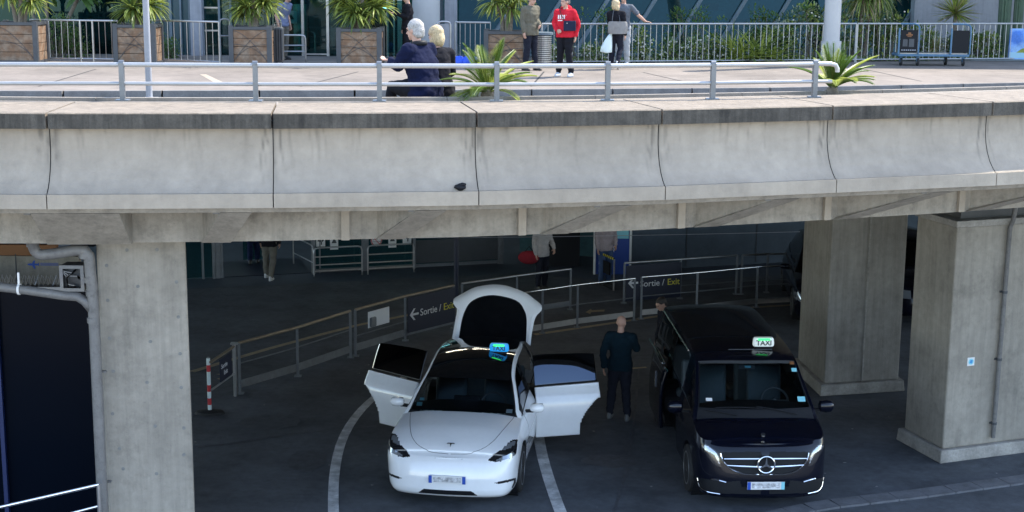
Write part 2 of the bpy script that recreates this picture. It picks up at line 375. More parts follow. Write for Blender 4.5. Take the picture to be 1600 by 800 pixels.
for i in range(len(jp)-1):
    m = MB(); m.slot = 0; seg(m, i, [(0, ZC-.165), (0, ZC-.012), (-.012, ZC), (-1.3, ZC), (-1.3, ZC-.165)])
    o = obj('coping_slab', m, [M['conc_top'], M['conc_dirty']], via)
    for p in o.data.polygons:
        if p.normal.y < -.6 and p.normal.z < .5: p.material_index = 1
    m = MB(); rp = [Vector((a_, b_, 0)) for a_, b_ in panel[:8]]; fine_ = []
    for a_, b_ in zip(rp, rp[1:]):
        k_ = max(1, int((b_-a_).length/.025)); fine_ += [a_.lerp(b_, q_/k_) for q_ in range(k_)]
    fine_.append(rp[-1]); NC = 90; st_v = []; Lp = (jp[i+1]-jp[i]).length; rn = random.Random(100+i); drips = [(rn.uniform(0, Lp), rn.uniform(.01, .03), rn.uniform(.15, .6), rn.uniform(.2, .6)) for _ in range(14)]
    drips += [(rn.choice((rn.uniform(0, .14), Lp-rn.uniform(0, .14))), rn.uniform(.008, .02), rn.uniform(.4, .75), rn.uniform(.5, 1)) for _ in range(9)]
    for c_ in range(NC+1):
        f_ = c_/NC; f_ = .005/Lp+f_*(1-.01/Lp)
        for q_ in fine_:
            A_ = pt(i, q_.x, q_.y); B_ = pt(i+1, q_.x, q_.y); m.v.append(tuple(A_.lerp(B_, f_))); u_ = f_*Lp; dz = (ZC-.17)-q_.y; wv_ = noise.noise(Vector((u_*3, dz*2, i*7.)))
            v_ = 0
            for du, dw, dl_, da in drips: v_ += da*max(0, 1-abs(u_-du+.02*math.sin(dz*9+du*5))/dw)*max(0, 1-dz/dl_)
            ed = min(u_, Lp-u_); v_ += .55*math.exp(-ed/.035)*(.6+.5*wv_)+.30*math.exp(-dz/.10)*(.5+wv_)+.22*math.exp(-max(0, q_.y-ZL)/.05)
            st_v.append(max(0, min(1, v_)))
    nf = len(fine_); m.f = [(c_*nf+k_, c_*nf+k_+1, (c_+1)*nf+k_+1, (c_+1)*nf+k_) for c_ in range(NC) for k_ in range(nf-1)]; m.m = [0]*len(m.f)
    pn = obj('parapet_panel', m, M['conc_panel'], via, smooth=True); at_ = pn.data.attributes.new('stain', 'FLOAT', 'POINT'); at_.data.foreach_set('value', st_v)
    m = MB(); seg(m, i, [(-.15, ZC-.18), (-.15, ZL+.004), (-.4, ZL+.004), (-.4, ZC-.18)], .006); obj('panel_core', m, M['joint'], via)
    m = MB(); seg(m, i, [(.16, ZLB), (.16, ZL), (-.3, ZL), (-.3, ZLB)], .006); obj('ledge', m, M['conc_panel'], via)
# joints filler behind the gaps
m = MB()
for i in range(1, len(jp)-1):
    t = (jp[i+1]-jp[i]).normalized()*.02
    prof = [(-.13, ZC-.1), (-.12, 5.45), (-.05, 5.22), (.02, ZL-.02), (-.25, ZL-.02), (-.25, ZC-.1)]
    A = [pt(i, n, z)-t for n, z in prof]; B = [pt(i, n, z)+t for n, z in prof]; k = 6
    m.add(A+B, [tuple(range(k)), tuple(range(k, 2*k))[::-1]]+[(j, (j+1) % k, k+(j+1) % k, k+j) for j in range(k)])
obj('joint_seal', m, M['joint'], via)
# slab underside, girder, ribs
m = MB()
for i in range(len(jp)-1): seg(m, i, [(.10, ZLB-.002), (-.25, ZLB-.002), (-1.0, ZLB-.002), (-1.0, ZLB-.10), (.06, ZLB-.06)], 0)
obj('slab_edge', m, M['conc_beam'], via)
m = MB()
GO = [-.58+(-.40)*max(0, min(1, (i-1)/7)) for i in range(len(jp))]
for i in range(len(jp)-1):
    A = [pt(i, GO[i]+dn, z) for dn, z in ((0, ZLB-.09), (-.6, ZLB-.09), (-.6, ZGB), (0, ZGB))]; B = [pt(i+1, GO[i+1]+dn, z) for dn, z in ((0, ZLB-.09), (-.6, ZLB-.09), (-.6, ZGB), (0, ZGB))]
    m.add(A+B, [(0, 1, 2, 3), (7, 6, 5, 4)]+[(j, (j+1) % 4, 4+(j+1) % 4, 4+j) for j in range(4)])
obj('girder', m, M['conc_beam'], via)
ribpx = [100, 395, 420, 700, 960, 1215, 1450]
cum = [0]
for i in range(len(jp)-1): cum.append(cum[-1]+(jp[i+1]-jp[i]).length)
def along(s, n, z):
    s = min(max(s, 0), cum[-1]-1e-6)
    i = max(j for j in range(len(cum)-1) if cum[j] <= s); f = (s-cum[i])/(cum[i+1]-cum[i]); a = pt(i, n, z); b = pt(i+1, n, z); return a.lerp(b, f)
s0 = cum[2]
k = -2
ribs = [s0+.35-2.1, s0+.25, s0+1.9, s0+3.95, s0+6.0, s0+8.05, s0+10.1, s0+12.2, s0+14.3]
for s in ribs:
    m = MB(); wd = .45 if abs(s-s0-.25) < .01 else .16
    fr_ = min(1, max(0, (s-s0)/14)); go = -.58-.40*max(0, min(1, fr_*1.1)); sk = .18+.75*fr_
    if wd > .3: sk = 0
    prof = [(.06, ZLB-.065, 0), (go-.05, ZLB-.085, sk), (go-.05, ZGB+.004, sk), (go+.05, ZGB+.004, sk)]
    A = [along(s-wd-k_, n, z) for n, z, k_ in prof]; B = [along(s+wd-k_, n, z) for n, z, k_ in prof]; kk = 4
    m.add(A+B, [tuple(range(kk)), tuple(range(kk, 2*kk))[::-1]]+[(j, (j+1) % kk, kk+(j+1) % kk, kk+j) for j in range(kk)])
    obj('bracket', m, M['conc_beam'], via)
    m = MB(); q = along(s-wd-.05, -.02, ZLB-.07); m.box(q, (.07, .05, .03)); obj('drip_outlet', m, M['pvc'], via)
for s in [s0+3.05, s0+5.1, s0+7.1, s0+9.1, s0+11.1]:
    m = MB(); fr_ = min(1, max(0, (s-s0)/14)); go = -.56-.40*fr_*1.1; A = along(s-.07, go, 0); B = along(s+.07, go, 0); c = (A+B)/2; m.box((c.x, c.y, (ZGB+ZLB-.1)/2), (.09, .05, ZLB-ZGB-.11), math.atan2((B-A).y, (B-A).x)); obj('pilaster', m, M['conc_panel'], via)
# deck body: big slab to the terminal, cross girders
m = MB(); m.slot = 0
front = [pt(i, -.9, 0) for i in range(len(jp))]
poly = [(p.x, p.y) for p in front]+[(21, 25), (21, 70), (-20, 70), (-20, 16.5)]
n = len(poly); m.add([(x, y, 4.7) for x, y in poly]+[(x, y, 4.9) for x, y in poly], [tuple(range(n)), tuple(range(n, 2*n))]+[(i, (i+1) % n, n+(i+1) % n, n+i) for i in range(n)])
obj('deck_slab', m, M['conc_beam'], via)
for y in (20.5, 25, 29.5, 34): m = MB(); m.box((0, y+.6, 4.55), (44, .5, .3)); obj('cross_girder', m, M['dwall'], via)
m = MB(); m.box((-10.6, 16.6, 5.3), (3.6, 1, 1.1)); 
# deck surfaces
ZR = 4.93; ZW = 5.05
m = MB(); m.add([(x, y, ZR) for x, y in poly], [tuple(range(n))]); struct('deck_road', m, M['deckroad'])
kl = [at(-400, 141, ZW), at(100, 142, ZW), at(700, 140.5, ZW), at(1200, 137, ZW), at(1500, 131, ZW), at(1700, 127, ZW), Vector((22, 36, ZW))]
m = MB(); m.strip(kl, [Vector((p.x*1.3, 62, ZW)) for p in kl]); struct('deck_walkway', m, M['deckwalk'])
m = MB()
for i in range(len(kl)-1):
    a, b = kl[i], kl[i+1]; t = (b-a).normalized(); nn = Vector((t.y, -t.x, 0))*.12
    cnt = max(1, int((b-a).length/1.5))
    for j in range(cnt):
        p = a.lerp(b, (j+.01)/cnt); q = a.lerp(b, (j+.99)/cnt)
        m.hexa([Vector((v.x, v.y, 4.9)) for v in (p+nn, q+nn, q, p)], [Vector((v.x, v.y, ZW+.006)) for v in (p+nn, q+nn, q, p)])
struct('deck_kerb', m, M['dkerb'])
# painted line on the walkway
m = MB(); a = at(312, 116, ZW+.004); b = at(322, 116, ZW+.004); c = at(358, 133, ZW+.004); d_ = at(342, 133, ZW+.004); m.add([a, b, c, d_], [(0, 1, 2, 3)]); struct('walkway_line', m, M['conc_panel'])
for (x0_, y0_, x1_, y1_) in ((1005, 113, 1075, 129), (1350, 108, 1440, 127), (560, 112, 470, 135), (850, 112, 830, 135), (150, 108, 60, 135)):
    a = at(x0_, y0_, ZW+.003); b = at(x1_, y1_, ZW+.003); m = MB(); n = (b-a).cross(Vector((0, 0, 1))).normalized()*.02; m.add([a-n, a+n, b+n, b-n], [(0, 1, 2, 3)]); struct('expansion_joint', m, M['joint'])
# planter strip behind the coping
st = thing('planter_strip', 'low concrete planting strip behind the parapet coping', 'planter', (0, 17.5, 5))
m = MB()
for i in range(len(jp)-1): seg(m, i, [(-1.33, 5.82), (-2.25, 5.82), (-2.25, 4.94), (-1.33, 4.94)], 0)
obj('strip_body', m, M['strip'], st)
m = MB()
for i in range(len(jp)-1): seg(m, i, [(-2.255, 5.86), (-2.34, 5.86), (-2.34, 4.94), (-2.255, 4.94)], .004)
obj('strip_kerb', m, M['strip'], st)

# guard rail
gr = thing('guard_rail', 'long low two-bar galvanised steel rail on top of the concrete parapet', 'railing', (0, 16.6, ZC))
posts = [at(x, y, ZC) for x, y in ((-20, 157), (192, 157), (400, 158), (593, 158), (776, 158), (949, 157), (1113, 155), (1272, 152))]
for p in posts:
    m = MB(); m.box((p.x, p.y, ZC+.21), (.055, .075, .42), .1); m.box((p.x, p.y, ZC+.006), (.15, .13, .012)); m.cyl((p.x-.0275, p.y, ZC+.415), (p.x+.0275, p.y, ZC+.415), .0375)
    obj('post', m, M['steeld'], gr)
end = posts[-1]+Vector((.19, .03, 0))
tp = [p+Vector((0, -.0, .40)) for p in posts]+[end+Vector((0, 0, .40)), end+Vector((.06, .01, .385)), end+Vector((.085, .02, .34)), end+Vector((.085, .02, .30))]
m = MB(); m.tube(tp, .027, 12); obj('top_rail', m, M['alu'], gr, smooth=True)
m = MB(); m.tube([p+Vector((0, -.0, .19)) for p in posts]+[end+Vector((.02, 0, .19))], .022, 12); obj('middle_rail', m, M['alu'], gr, smooth=True)

# ================================================================ pillars
lp0 = aty(150, 383, 16.15); PA = R(14); pdv = Vector((math.cos(PA), math.sin(PA), 0)); pnv = Vector((pdv.y, -pdv.x, 0))
def onlp(px, py, off=0):
    d = ray(px, py); o = Vector((0, 0, CAM_H)); p0 = Vector((lp0.x, lp0.y, 0))+pnv*off; return o+d*((p0-o).dot(pnv)/d.dot(pnv))
lp1 = onlp(290, 378)
pl = thing('concrete_pillar', 'front left square concrete pillar with round form-tie marks beside the drainpipes', 'pillar', ((lp0.x+lp1.x)/2, 16.8, 0))
lc = (lp0+lp1)/2-pnv*.6; m = MB(); m.box((lc.x, lc.y, 2.19), ((lp1.xy-lp0.xy).length, 1.2, 4.4), PA); obj('shaft', m, M['conc_pillar'], pl, bevel=.03)
tz = [(1, .15, 3.95), (.53, .5, 3.55), (.8, .83, 4.08), (.2, .2, 4.0)]
m = MB()
for tx_, ty_ in ((345, 88), (427, 87), (290, 130), (375, 187), (480, 175), (293, 225), (485, 270), (298, 328), (409, 337), (490, 370), (308, 418), (400, 448), (493, 462), (306, 533), (422, 567), (500, 572), (325, 628), (500, 645), (335, 683), (426, 696)):
    q_ = onlp(tx_/1.7406, 340+ty_/1.7406); m.cyl(q_+pnv*.005, q_-pnv*.01, .02, n=12)
obj('form_tie', m, M['tie'], pl)
# middle wall pillar
def pier(label, c0, c1, back, h, plinth, mat, groove=True, cap=False):
    c0 = Vector((c0[0], c0[1], 0)); c1 = Vector((c1[0], c1[1], 0)); t = (c1-c0).normalized(); bk = Vector((back[0], back[1], 0))-c0
    th = thing('concrete_pillar', label, 'pillar', tuple((c0+c1)/2))
    def quad(e, z): 
        b = bk.normalized(); return [Vector((v.x, v.y, z)) for v in (c0-t*e-b*e, c1+t*e-b*e, c1+bk+t*e+b*e, c0+bk-t*e+b*e)]
    m = MB(); m.hexa(quad(0, .2), quad(0, h)); obj('shaft', m, mat, th, bevel=.025)
    m = MB(); m.hexa(quad(plinth, 0), quad(plinth*.8, .2)); obj('plinth', m, M['conc_old'], th, bevel=.02)
    if cap: m = MB(); m.hexa(quad(.03, h), quad(.05, h+.1)); obj('bearing_cap', m, M['conc_old'], th, bevel=.01); m = MB(); m.hexa(quad(-.16, h+.1), quad(-.16, 4.7)); obj('bearing_block', m, M['dark'], th)
    if groove:
        nrm = t.cross(Vector((0, 0, 1)))
        m = MB(); mid = c0.lerp(c1, .5); m.box((mid.x+nrm.x*.012, mid.y+nrm.y*.012, .2+(h-.2)/2), (.035, .02, h-.21), math.atan2(t.y, t.x)); obj('cover_strip', m, M['conc_old'], th)
    return th
mc = at(1288, 598, .22); mr = at(1404, 591, .22)
pier('rear concrete pillar behind the black van with a narrow vertical strip on its face', mc.xy, mr.xy, (mc.x-.15, mc.y+1.7), 4.7, .1, M['conc_pillar2'])
rc = at(1473, 700, .22); rl = at(1413, 668, .22); rr = at(1600, 684, .22)
tdir = (rr-rc); rr = rc+tdir*2.2
rp = pier('right-hand stained concrete pillar with plinth, drainpipe and small round blue sticker', rc.xy, rr.xy, rl.xy, 3.66, .09, M['conc_pillar'], groove=False, cap=True)
t = tdir.normalized(); nr = t.cross(Vector((0, 0, 1)))
def onface(px, py, off=.0):
    d = ray(px, py); o = Vector((0, 0, CAM_H)); p0 = rc+nr*off; n3 = Vector((nr.x, nr.y, 0)); return o+d*((p0-o).dot(n3)/d.dot(n3))
p = onface(1517, 565, .004)
stk = thing('round_sticker', 'small white square sticker with blue disc on the right-hand pillar', 'sticker', tuple(p))
mtx = frame_m(p, t); m = MB(); m.box(p, (.13, .006, .13), math.atan2(t.y, t.x)); obj('sticker_sheet', m, M['signw'], stk)
m = MB(); m.cyl(p+nr*.004, p+nr*.006, .048, n=20); obj('disc', m, M['sticker'], stk); m = MB(); m.prism([mtx @ Vector(v) for v in ((-.03, -.02, .0065), (.02, -.03, .0065), (.03, .02, .0065), (-.01, .03, .0065))], nr*.001); obj('swirl', m, M['stickb'], stk)
# groove line on right pillar face and drainpipe
q0 = onface(1598, 345, .01); q1 = onface(1560, 690, .01)
dp = thing('drainpipe', 'thin grey drainpipe running down the right-hand pillar', 'drainpipe', (q1.x, q1.y, 0))
a = onface(1578, 356, .06); b = onface(1543, 685, .06); b = Vector((a.x-.02, a.y, b.z))
a2 = onface(1578, 338, .2)
m = MB(); m.tube([Vector((a.x+.03, a.y-.1, a.z+.35)), Vector((a.x+.02, a.y-.06, a.z+.12)), a, (a+b)/2, b], .035, 10); obj('pipe', m, M['pvc'], dp, smooth=True)
for f in (.3, .62, .93):
    c = a.lerp(b, f); m = MB(); m.cyl(c+Vector((0, 0, -.02)), c+Vector((0, 0, .02)), .042, n=12); m.box(c-Vector((nr.x, nr.y, 0))*.04, (.11, .02, .03), math.atan2(t.y, t.x)); obj('clamp', m, M['dark'], dp)

# ---------------------------------------------------------------- left corner: drainpipes, glazed box, icons
YD = 15.95
def P(x, y, Y=YD): return aty(x, y, Y)
dl = thing('drainpipe', 'thick grey drainpipe with an offset bend falling beside the left pillar', 'drainpipe', (P(160, 700).x, YD, 0))
path = [P(51, 335, YD-.15), P(51, 372, YD-.1), P(52, 385, YD-.02), P(60, 397), P(80, 397), P(120, 391), P(133, 392), P(139, 400), P(141, 425), P(146, 480)]
low = P(146, 480); path += [Vector((low.x+.0, low.y, 2.0)), Vector((low.x, low.y, 0))]
m = MB(); m.tube(catmull(path, .05), .062, 14); obj('pipe', m, M['pvc'], dl, smooth='all')
for (x, y) in ((51, 381), (133, 399), (141, 437), (144, 458), (146, 500)):
    c = P(x, y); m = MB(); m.cyl(c+Vector((0, 0, -.03)), c+Vector((0, 0, .03)), .069, n=14); obj('collar', m, M['pvc'], dl, smooth=True)
for z in (2.9, 1.6): m = MB(); m.box((low.x+.03, low.y+.06, z), (.13, .05, .02)); obj('clamp', m, M['pvc'], dl)
d2 = thing('branch_pipe', 'slanting grey branch pipe running left under the left end of the deck', 'drainpipe', tuple(P(60, 455)))
m = MB(); m.tube(catmull([P(-60, 442), P(30, 452), P(100, 462), P(122, 464), P(133, 471), P(143, 483)], .06), .052, 12); obj('pipe', m, M['pvc'], d2, smooth='all')
c = P(30, 452); m = MB(); m.cyl(c+Vector((-.012, 0, 0)), c+Vector((.012, 0, 0)), .062); m.box(c+Vector((0, 0, .1)), (.02, .02, .18)); obj('bracket', m, M['signw'], d2)
# thin cable down the pillar edge
cb = MB(); e0 = P(152, 382, 16.27); cb.tube([P(110, 384, 16.2), P(146, 384, 16.2), e0, Vector((e0.x-.01, e0.y, 0))], .012, 6); tag(obj('cable', cb, M['black']), 'thin black cable down the edge of the left pillar', 'cable')
# glazed dark box
YG = 17.6
gb = thing('glazed_kiosk', 'dark glazed kiosk front left of the left pillar, bird spikes along its top', 'kiosk', (-6.5, YG, 0))
tz = aty(60, 452, YG).z; xr = aty(150, 500, YG).x+.35
m = MB(); m.box(((-12+xr)/2, YG+.16, tz/2), (12+xr, .2, tz)); obj('dark_body', m, M['navy'], gb)
m = MB(); m.box(((-12+xr)/2, YG+.04, tz/2+.02), (12+xr, .03, tz-.04)); obj('glass_pane', m, pbr('black mirror glass', (.002, .004, .009), .2, spec=.06), gb)
m = MB(); m.box(((-12+xr)/2, YG, tz+.02), (12+xr, .16, .05)); obj('top_trim', m, M['steeld'], gb)
m = MB(); m.box((aty(1, 600, YG).x, YG-.02, tz/2), (.05, .06, tz)); obj('corner_post', m, M['dblue'], gb)
m = MB(); x = -7.6
while x < xr-.5:
    for s_ in (-1, 0, 1): m.tube([(x, YG, tz+.04), (x+s_*.03+random.uniform(-.01, .01), YG+s_*.05, tz+.17)], .0035, 4)
    x += .055
obj('bird_spike', m, M['steel'], gb)
YW = 19.2
wp = thing('white_wall_panel', 'pale wall panel with a small blue aeroplane symbol behind the drainpipes', 'wall', (-6.4, YW, 3)); 
a = aty(-80, 398, YW); b = aty(128, 470, YW)
m = MB(); m.box(((a.x+b.x)/2, YW, (a.z+b.z)/2), (b.x-a.x, .1, a.z-b.z)); obj('panel', m, M['conc_pillar'], wp)
m = MB(); c = aty(28, 430, YW); m.box((c.x, YW-.052, c.z), (.012, .008, .6)); obj('seam', m, M['dark'], wp)
a = aty(-80, 381, YW); b = aty(90, 399, YW); m = MB(); m.box(((a.x+b.x)/2, YW+.01, (a.z+b.z)/2), (b.x-a.x, .08, abs(a.z-b.z))); obj('orange_band', m, M['orange'], wp)
cx = aty(52, 413, YW-.06); S = 1/118.
def ic(pts): return [Vector((cx.x+(x-52)*S, YW-.055, cx.z-(y-413)*S)) for x, y in pts]
m = MB(); m.prism(ic([(43, 412.6), (47, 411.6), (60, 412), (60, 414.6), (47, 415), (43, 414)]), (0, -.004, 0)); m.prism(ic([(49, 413), (53, 407), (55, 407), (53.5, 413), (55, 420), (53, 420)]), (0, -.003, 0)); m.prism(ic([(58, 413), (60, 410.5), (61, 410.5), (60.5, 413), (61, 415.5), (60, 415.5)]), (0, -.0035, 0))
for k in range(3): m.box((cx.x+(77-52)*S, YW-.056, cx.z-(411.2+k*1.6-413)*S), (28*S, .004, .006))
obj('aeroplane_symbol', m, M['plblue'], wp)
# perforated box
YB = 16.9
a = aty(93, 414, YB); b = aty(133, 455, YB); w_ = b.x-a.x; h_ = a.z-b.z
pb = thing('perforated_box', 'grey metal box with organic cut-out pattern beside the drainpipe', 'grille box', ((a.x+b.x)/2, YB, b.z))
m = MB(); cxx = (a.x+b.x)/2; czz = (a.z+b.z)/2
for (dx, dz, ww, hh) in ((-w_/2+.02, 0, .04, h_), (w_/2-.02, 0, .04, h_), (0, h_/2-.02, w_-.08, .04), (0, -h_/2+.02, w_-.08, .04)): m.box((cxx+dx, YB, czz+dz), (ww, .05, hh))
obj('frame', m, M['steeld'], pb)
m = MB(); rnd = random.Random(3); pts = [(rnd.uniform(-.42, .42)*w_, rnd.uniform(-.42, .42)*h_) for _ in range(16)]
for i, p in enumerate(pts):
    near = sorted(pts, key=lambda q: (q[0]-p[0])**2+(q[1]-p[1])**2)[1:4]
    for q in near: m.beam((cxx+p[0], YB-.005, czz+p[1]), (cxx+q[0], YB-.005, czz+q[1]), .012, .014, (0, 1, 0))
obj('lattice', m, M['steeld'], pb); m = MB(); m.box((cxx, YB+.15, czz), (w_-.02, .2, h_-.02)); obj('housing', m, M['leaf_d'] if False else M['dark'], pb)
# bottom-left handrail
hr = thing('handrail', 'bright steel handrail in the bottom left corner beside the left pillar', 'railing', tuple(P(100, 790)))
m = MB(); m.tube([aty(-60, 806, 15.7), aty(155, 757, 15.7)], .022, 10); obj('top_rail', m, M['chrome'], hr, smooth=True)
m = MB(); m.tube([aty(60, 815, 15.7), aty(153, 791, 15.7)], .018, 10); obj('lower_rail', m, M['chrome'], hr, smooth=True)
e = aty(154, 757, 15.7); m = MB(); m.cyl((e.x, e.y, e.z), (e.x, e.y, 0), .02); obj('post', m, M['steel'], hr)
# lighter things of the soffit
for (x, y, l, a_, lb_) in ((-1.9, 29.5, 1.3, .1, 'leftmost slim light tube under the deck, reflected in the white taxi roof'), (-.35, 29.6, 1.3, .1, 'middle slim light tube under the deck, nearer of the middle pair'), (-.3, 31.2, 1.3, .1, 'middle slim light tube under the deck, farther of the middle pair'), (1.1, 28.4, 1.5, .2, 'rightmost slim light tube under the deck, slightly turned')):
    tl = thing('soffit_light', lb_, 'light', (x, y, 4.69), a_, 'light tubes under the deck')
    m = MB(); m.box((0, 0, -.02), (l, .09, .04)); obj('housing', m, M['white'], tl, local=True); m = MB(); m.tube([(-l/2+.03, 0, -.06), (l/2-.03, 0, -.06)], .018, 8); obj('tube', m, M['tubel'], tl, local=True)

m = MB(); rnd = random.Random(21)
for k in range(46):
    p = G(rnd.uniform(300, 1600), rnd.uniform(600, 800) if rnd.random() < .7 else rnd.uniform(455, 600)); r_ = rnd.uniform(.008, .03); a0 = rnd.uniform(0, 6)
    m.add([(p.x+math.cos(a0+j*1.05)*r_*rnd.uniform(.5, 1.2), p.y+math.sin(a0+j*1.05)*r_*rnd.uniform(.5, 1.2), .005) for j in range(6)], [tuple(range(6))])
tag(obj('ground_litter', m, M['kerb']), 'scattered tiny pale specks of litter on the asphalt', 'litter', kind='stuff')

rnd = random.Random(33)
for k, (x_, y_, rx_, ry_) in enumerate(((690, 792, .35, .2), (1190, 797, .4, .22), (480, 720, .3, .5), (960, 720, .5, .3), (1000, 600, .35, .4), (420, 660, .5, .4), (1380, 650, .4, .3), (640, 560, .5, .5))):
    p = G(x_, y_); m = MB(); n_ = 26; m.add([(p.x+math.cos(6.283*j/n_)*rx_*(1+.5*noise.noise(Vector((j*.6, k*3., 0)))), p.y+math.sin(6.283*j/n_)*ry_*(1+.5*noise.noise(Vector((j*.6, k*5., 2)))), .0035) for j in range(n_)], [tuple(range(n_))]); struct('oil_stain', m, M['oil'])
ribbon('tar_seam', [G(310, 700), G(520, 672), G(900, 640), G(1110, 622), G(1400, 640)], .05, M['oil'], z=.0032)
ribbon('tar_seam', [G(960, 800), G(985, 700), G(1000, 560)], .04, M['oil'], z=.0030)
# ================================================================ terminal, upper storey
ZF = ZW
def W(x, y=100): return at(x, y, ZW)
def wallseg(m, x0, x1, Y0, Y1, z0, z1, th=.06): m.beam((x0, Y0, (z0+z1)/2), (x1, Y1, (z0+z1)/2), z1-z0, th, (0, 1, 0)) if False else m.add(*slab(x0, Y0, x1, Y1, z0, z1, th))
def slab(x0, Y0, x1, Y1, z0, z1, th):
    d = Vector((x1-x0, Y1-Y0, 0)).normalized(); n = Vector((-d.y, d.x, 0))*th
    b = [Vector((x0, Y0, z0)), Vector((x1, Y1, z0)), Vector((x1, Y1, z0))+n, Vector((x0, Y0, z0))+n]; t_ = [Vector((v.x, v.y, z1)) for v in b]
    return b+t_, [(3, 2, 1, 0), (4, 5, 6, 7), (0, 1, 5, 4), (1, 2, 6, 5), (2, 3, 7, 6), (3, 0, 4, 7)]
YT = 39.6; ZT = 10.5
def XT(px, Y=YT): return aty(px, 30, Y).x
ter = thing('terminal_building', 'airport terminal with dark teal glazing, pale columns and leaning window bars behind the upper forecourt', 'building', (0, YT, ZW))
# glass bays on the left: (px0, px1)
for a, b, mt in ((-120, 236, 'dglass'), (318, 346, 'fglass'), (346, 474, 'fglass'), (474, 513, 'fglass'), (513, 606, 'fglass'), (606, 655, 'fglass')):
    m = MB(); m.add(*slab(XT(a), YT, XT(b), YT, ZW, ZT, .02)); obj('glass_pane', m, M[mt], ter)
m = MB(); m.add(*slab(XT(240), YT-.05, XT(300), YT-.05, ZW, ZT, .1)); obj('dark_door_leaf', m, pbr('dark green door', (.02, .07, .09), .35), ter)
for px, wd in ((240, .06), (254, .05), (268, .07), (284, .05), (298, .06), (344, .05), (362, .05)):
    m = MB(); m.box((XT(px), YT-.11, (ZW+ZT)/2), (wd, .07, ZT-ZW)); obj('mullion', m, M['slate'], ter)
for px, wd in ((473.5, .07), (512.5, .07), (606, .05), (616, .04), (625, .12), (650, .08)):
    m = MB(); m.box((XT(px), YT-.06, (ZW+ZT)/2), (wd, .1, ZT-ZW)); obj('mullion', m, M['steel'], ter)
m = MB(); m.add(*slab(XT(301), YT-.3, XT(319), YT-.3, ZW, ZT, .4)); obj('pale_pier', m, M['wallg'], ter)
for (a, b, zz) in ((320, 345, 6.3), (320, 345, 5.7), (474, 512, ZW+.05), (440, 606, 7.25)):
    m = MB(); m.box(((XT(a)+XT(b))/2, YT-.05, zz), (XT(b)-XT(a), .06, .04)); obj('transom', m, M['steel'], ter)
# round white column and slab panels around x 658-715
m = MB(); m.cyl((XT(669), YT-.9, ZW), (XT(669), YT-.9, ZT), .36, n=28); obj('round_column', m, M['colwhite'], ter, smooth=True)
m = MB(); m.add(*slab(XT(684), YT-.2, XT(693), YT-.2, ZW, ZT, .1)); obj('mullion', m, M['slate'], ter)
m = MB(); m.add(*slab(XT(696), YT-.5, XT(715), YT-.5, ZW, ZT, .3)); obj('pale_pier', m, M['wallg'], ter)
# long leaning glass to the right
m = MB(); Y2 = YT+.6
XE = XT(1420, Y2+3.2); m.add([(XT(715), Y2, ZW-.1), (XE, Y2+3.2, ZW-.1), (XE+1.5, Y2+5.0, ZT), (XT(715), Y2+1.8, ZT)], [(0, 1, 2, 3)]); obj('glass_front', m, M['dglass'], ter)
for px in (750, 822, 895, 970, 1042, 1113, 1182, 1250, 1318, 1385):
    yy_ = Y2+3.2*(px-715)/705; p = aty(px, 85, yy_-.08); m = MB(); m.beam((p.x, yy_-.1, ZW), (p.x+3.5, yy_+2.1, ZW+5.45), .055, .10); obj('leaning_bar', m, M['slate'], ter)
m = MB(); m.beam((XT(715), Y2+.5, ZW+1.65), (XE+.4, Y2+3.7, ZW+1.65), .05, .05); obj('transom', m, M['slate'], ter)
# concrete wall on the right
m = MB(); m.add(*slab(XT(1428, 43.3), 43.3, XT(1565, 43.3), 43.6, ZW-.1, ZT, .3)); m.add(*slab(XT(1565, 43.3)+.01, 45, 26, 45.5, ZW-.1, ZT, .3)); obj('wall', m, M['wallg'], ter)
# interior
m = MB(); m.add(*slab(-22, YT+5, XT(690), YT+5, ZW, ZT, .1)); obj('back_wall', m, M['intwall'], ter)
m = MB(); m.add(*slab(XT(690), Y2+5.5, 22, Y2+9, ZW, ZT, .1)); obj('back_wall', m, M['intwall'], ter)
m = MB(); m.box((0, YT+8, ZT+.2), (60, 17.5, .4)); obj('roof', m, M['wallg'], ter)
m = MB(); m.box((-1, YT+3, ZW+.03), (44, 5.6, .04)); obj('interior_floor', m, M['intfloor'], ter)
rnd = random.Random(5)
for i in range(16):
    px = rnd.uniform(330, 640); x = XT(px)+rnd.uniform(-.3, .3); m = MB(); hh = rnd.uniform(.7, 2.2)
    m.box((x, YT+rnd.uniform(1, 4.5), ZW+.05+hh/2), (rnd.uniform(.15, .9), .4, hh)); obj('interior_furniture', m, M[rnd.choice(['slate', 'dark', 'intwall', 'wallg', 'dark', 'steel'])], ter)
for i in range(14):
    px = rnd.uniform(860, 1300); x = XT(px); m = MB(); hh = rnd.uniform(.6, 1.6); m.box((x, Y2+3.2*(px-715)/705+rnd.uniform(1.5, 3), ZW+hh/2), (rnd.uniform(.1, 1.2), .3, hh)); obj('interior_furniture', m, M[rnd.choice(['slate', 'dark', 'intwall', 'wallg'])], ter)
for (px, Y, z) in ((420, 42, 7.15), (455, 42.5, 7.3), (540, 42, 7.1), (585, 41.5, 6.95), (597, 41, 6.3), (600, 42, 6.55), (340, 42, 6.95), (1010, 43.5, 7.5), (1110, 43.5, 7.45)):
    m = MB(); m.box((XT(px, Y), Y, z), (.7, .1, .05)); obj('ceiling_light', m, pbr('cool lit tube', (1, 1, 1), .5, emit=(.8, .95, 1), estr=1.6) if 'cool lit tube' not in bpy.data.materials else bpy.data.materials['cool lit tube'], ter)
m = MB(); m.add(*slab(XT(612), YT-1.4, XT(640), YT-1.2, ZW+.1, ZW+1.5, .02)); obj('glass_screen', m, M['fglass'], ter)
m = MB(); m.box((XT(450), YT+.6, ZW+1.0), (.3, .03, .34)); obj('notice', m, M['signw'], ter); 
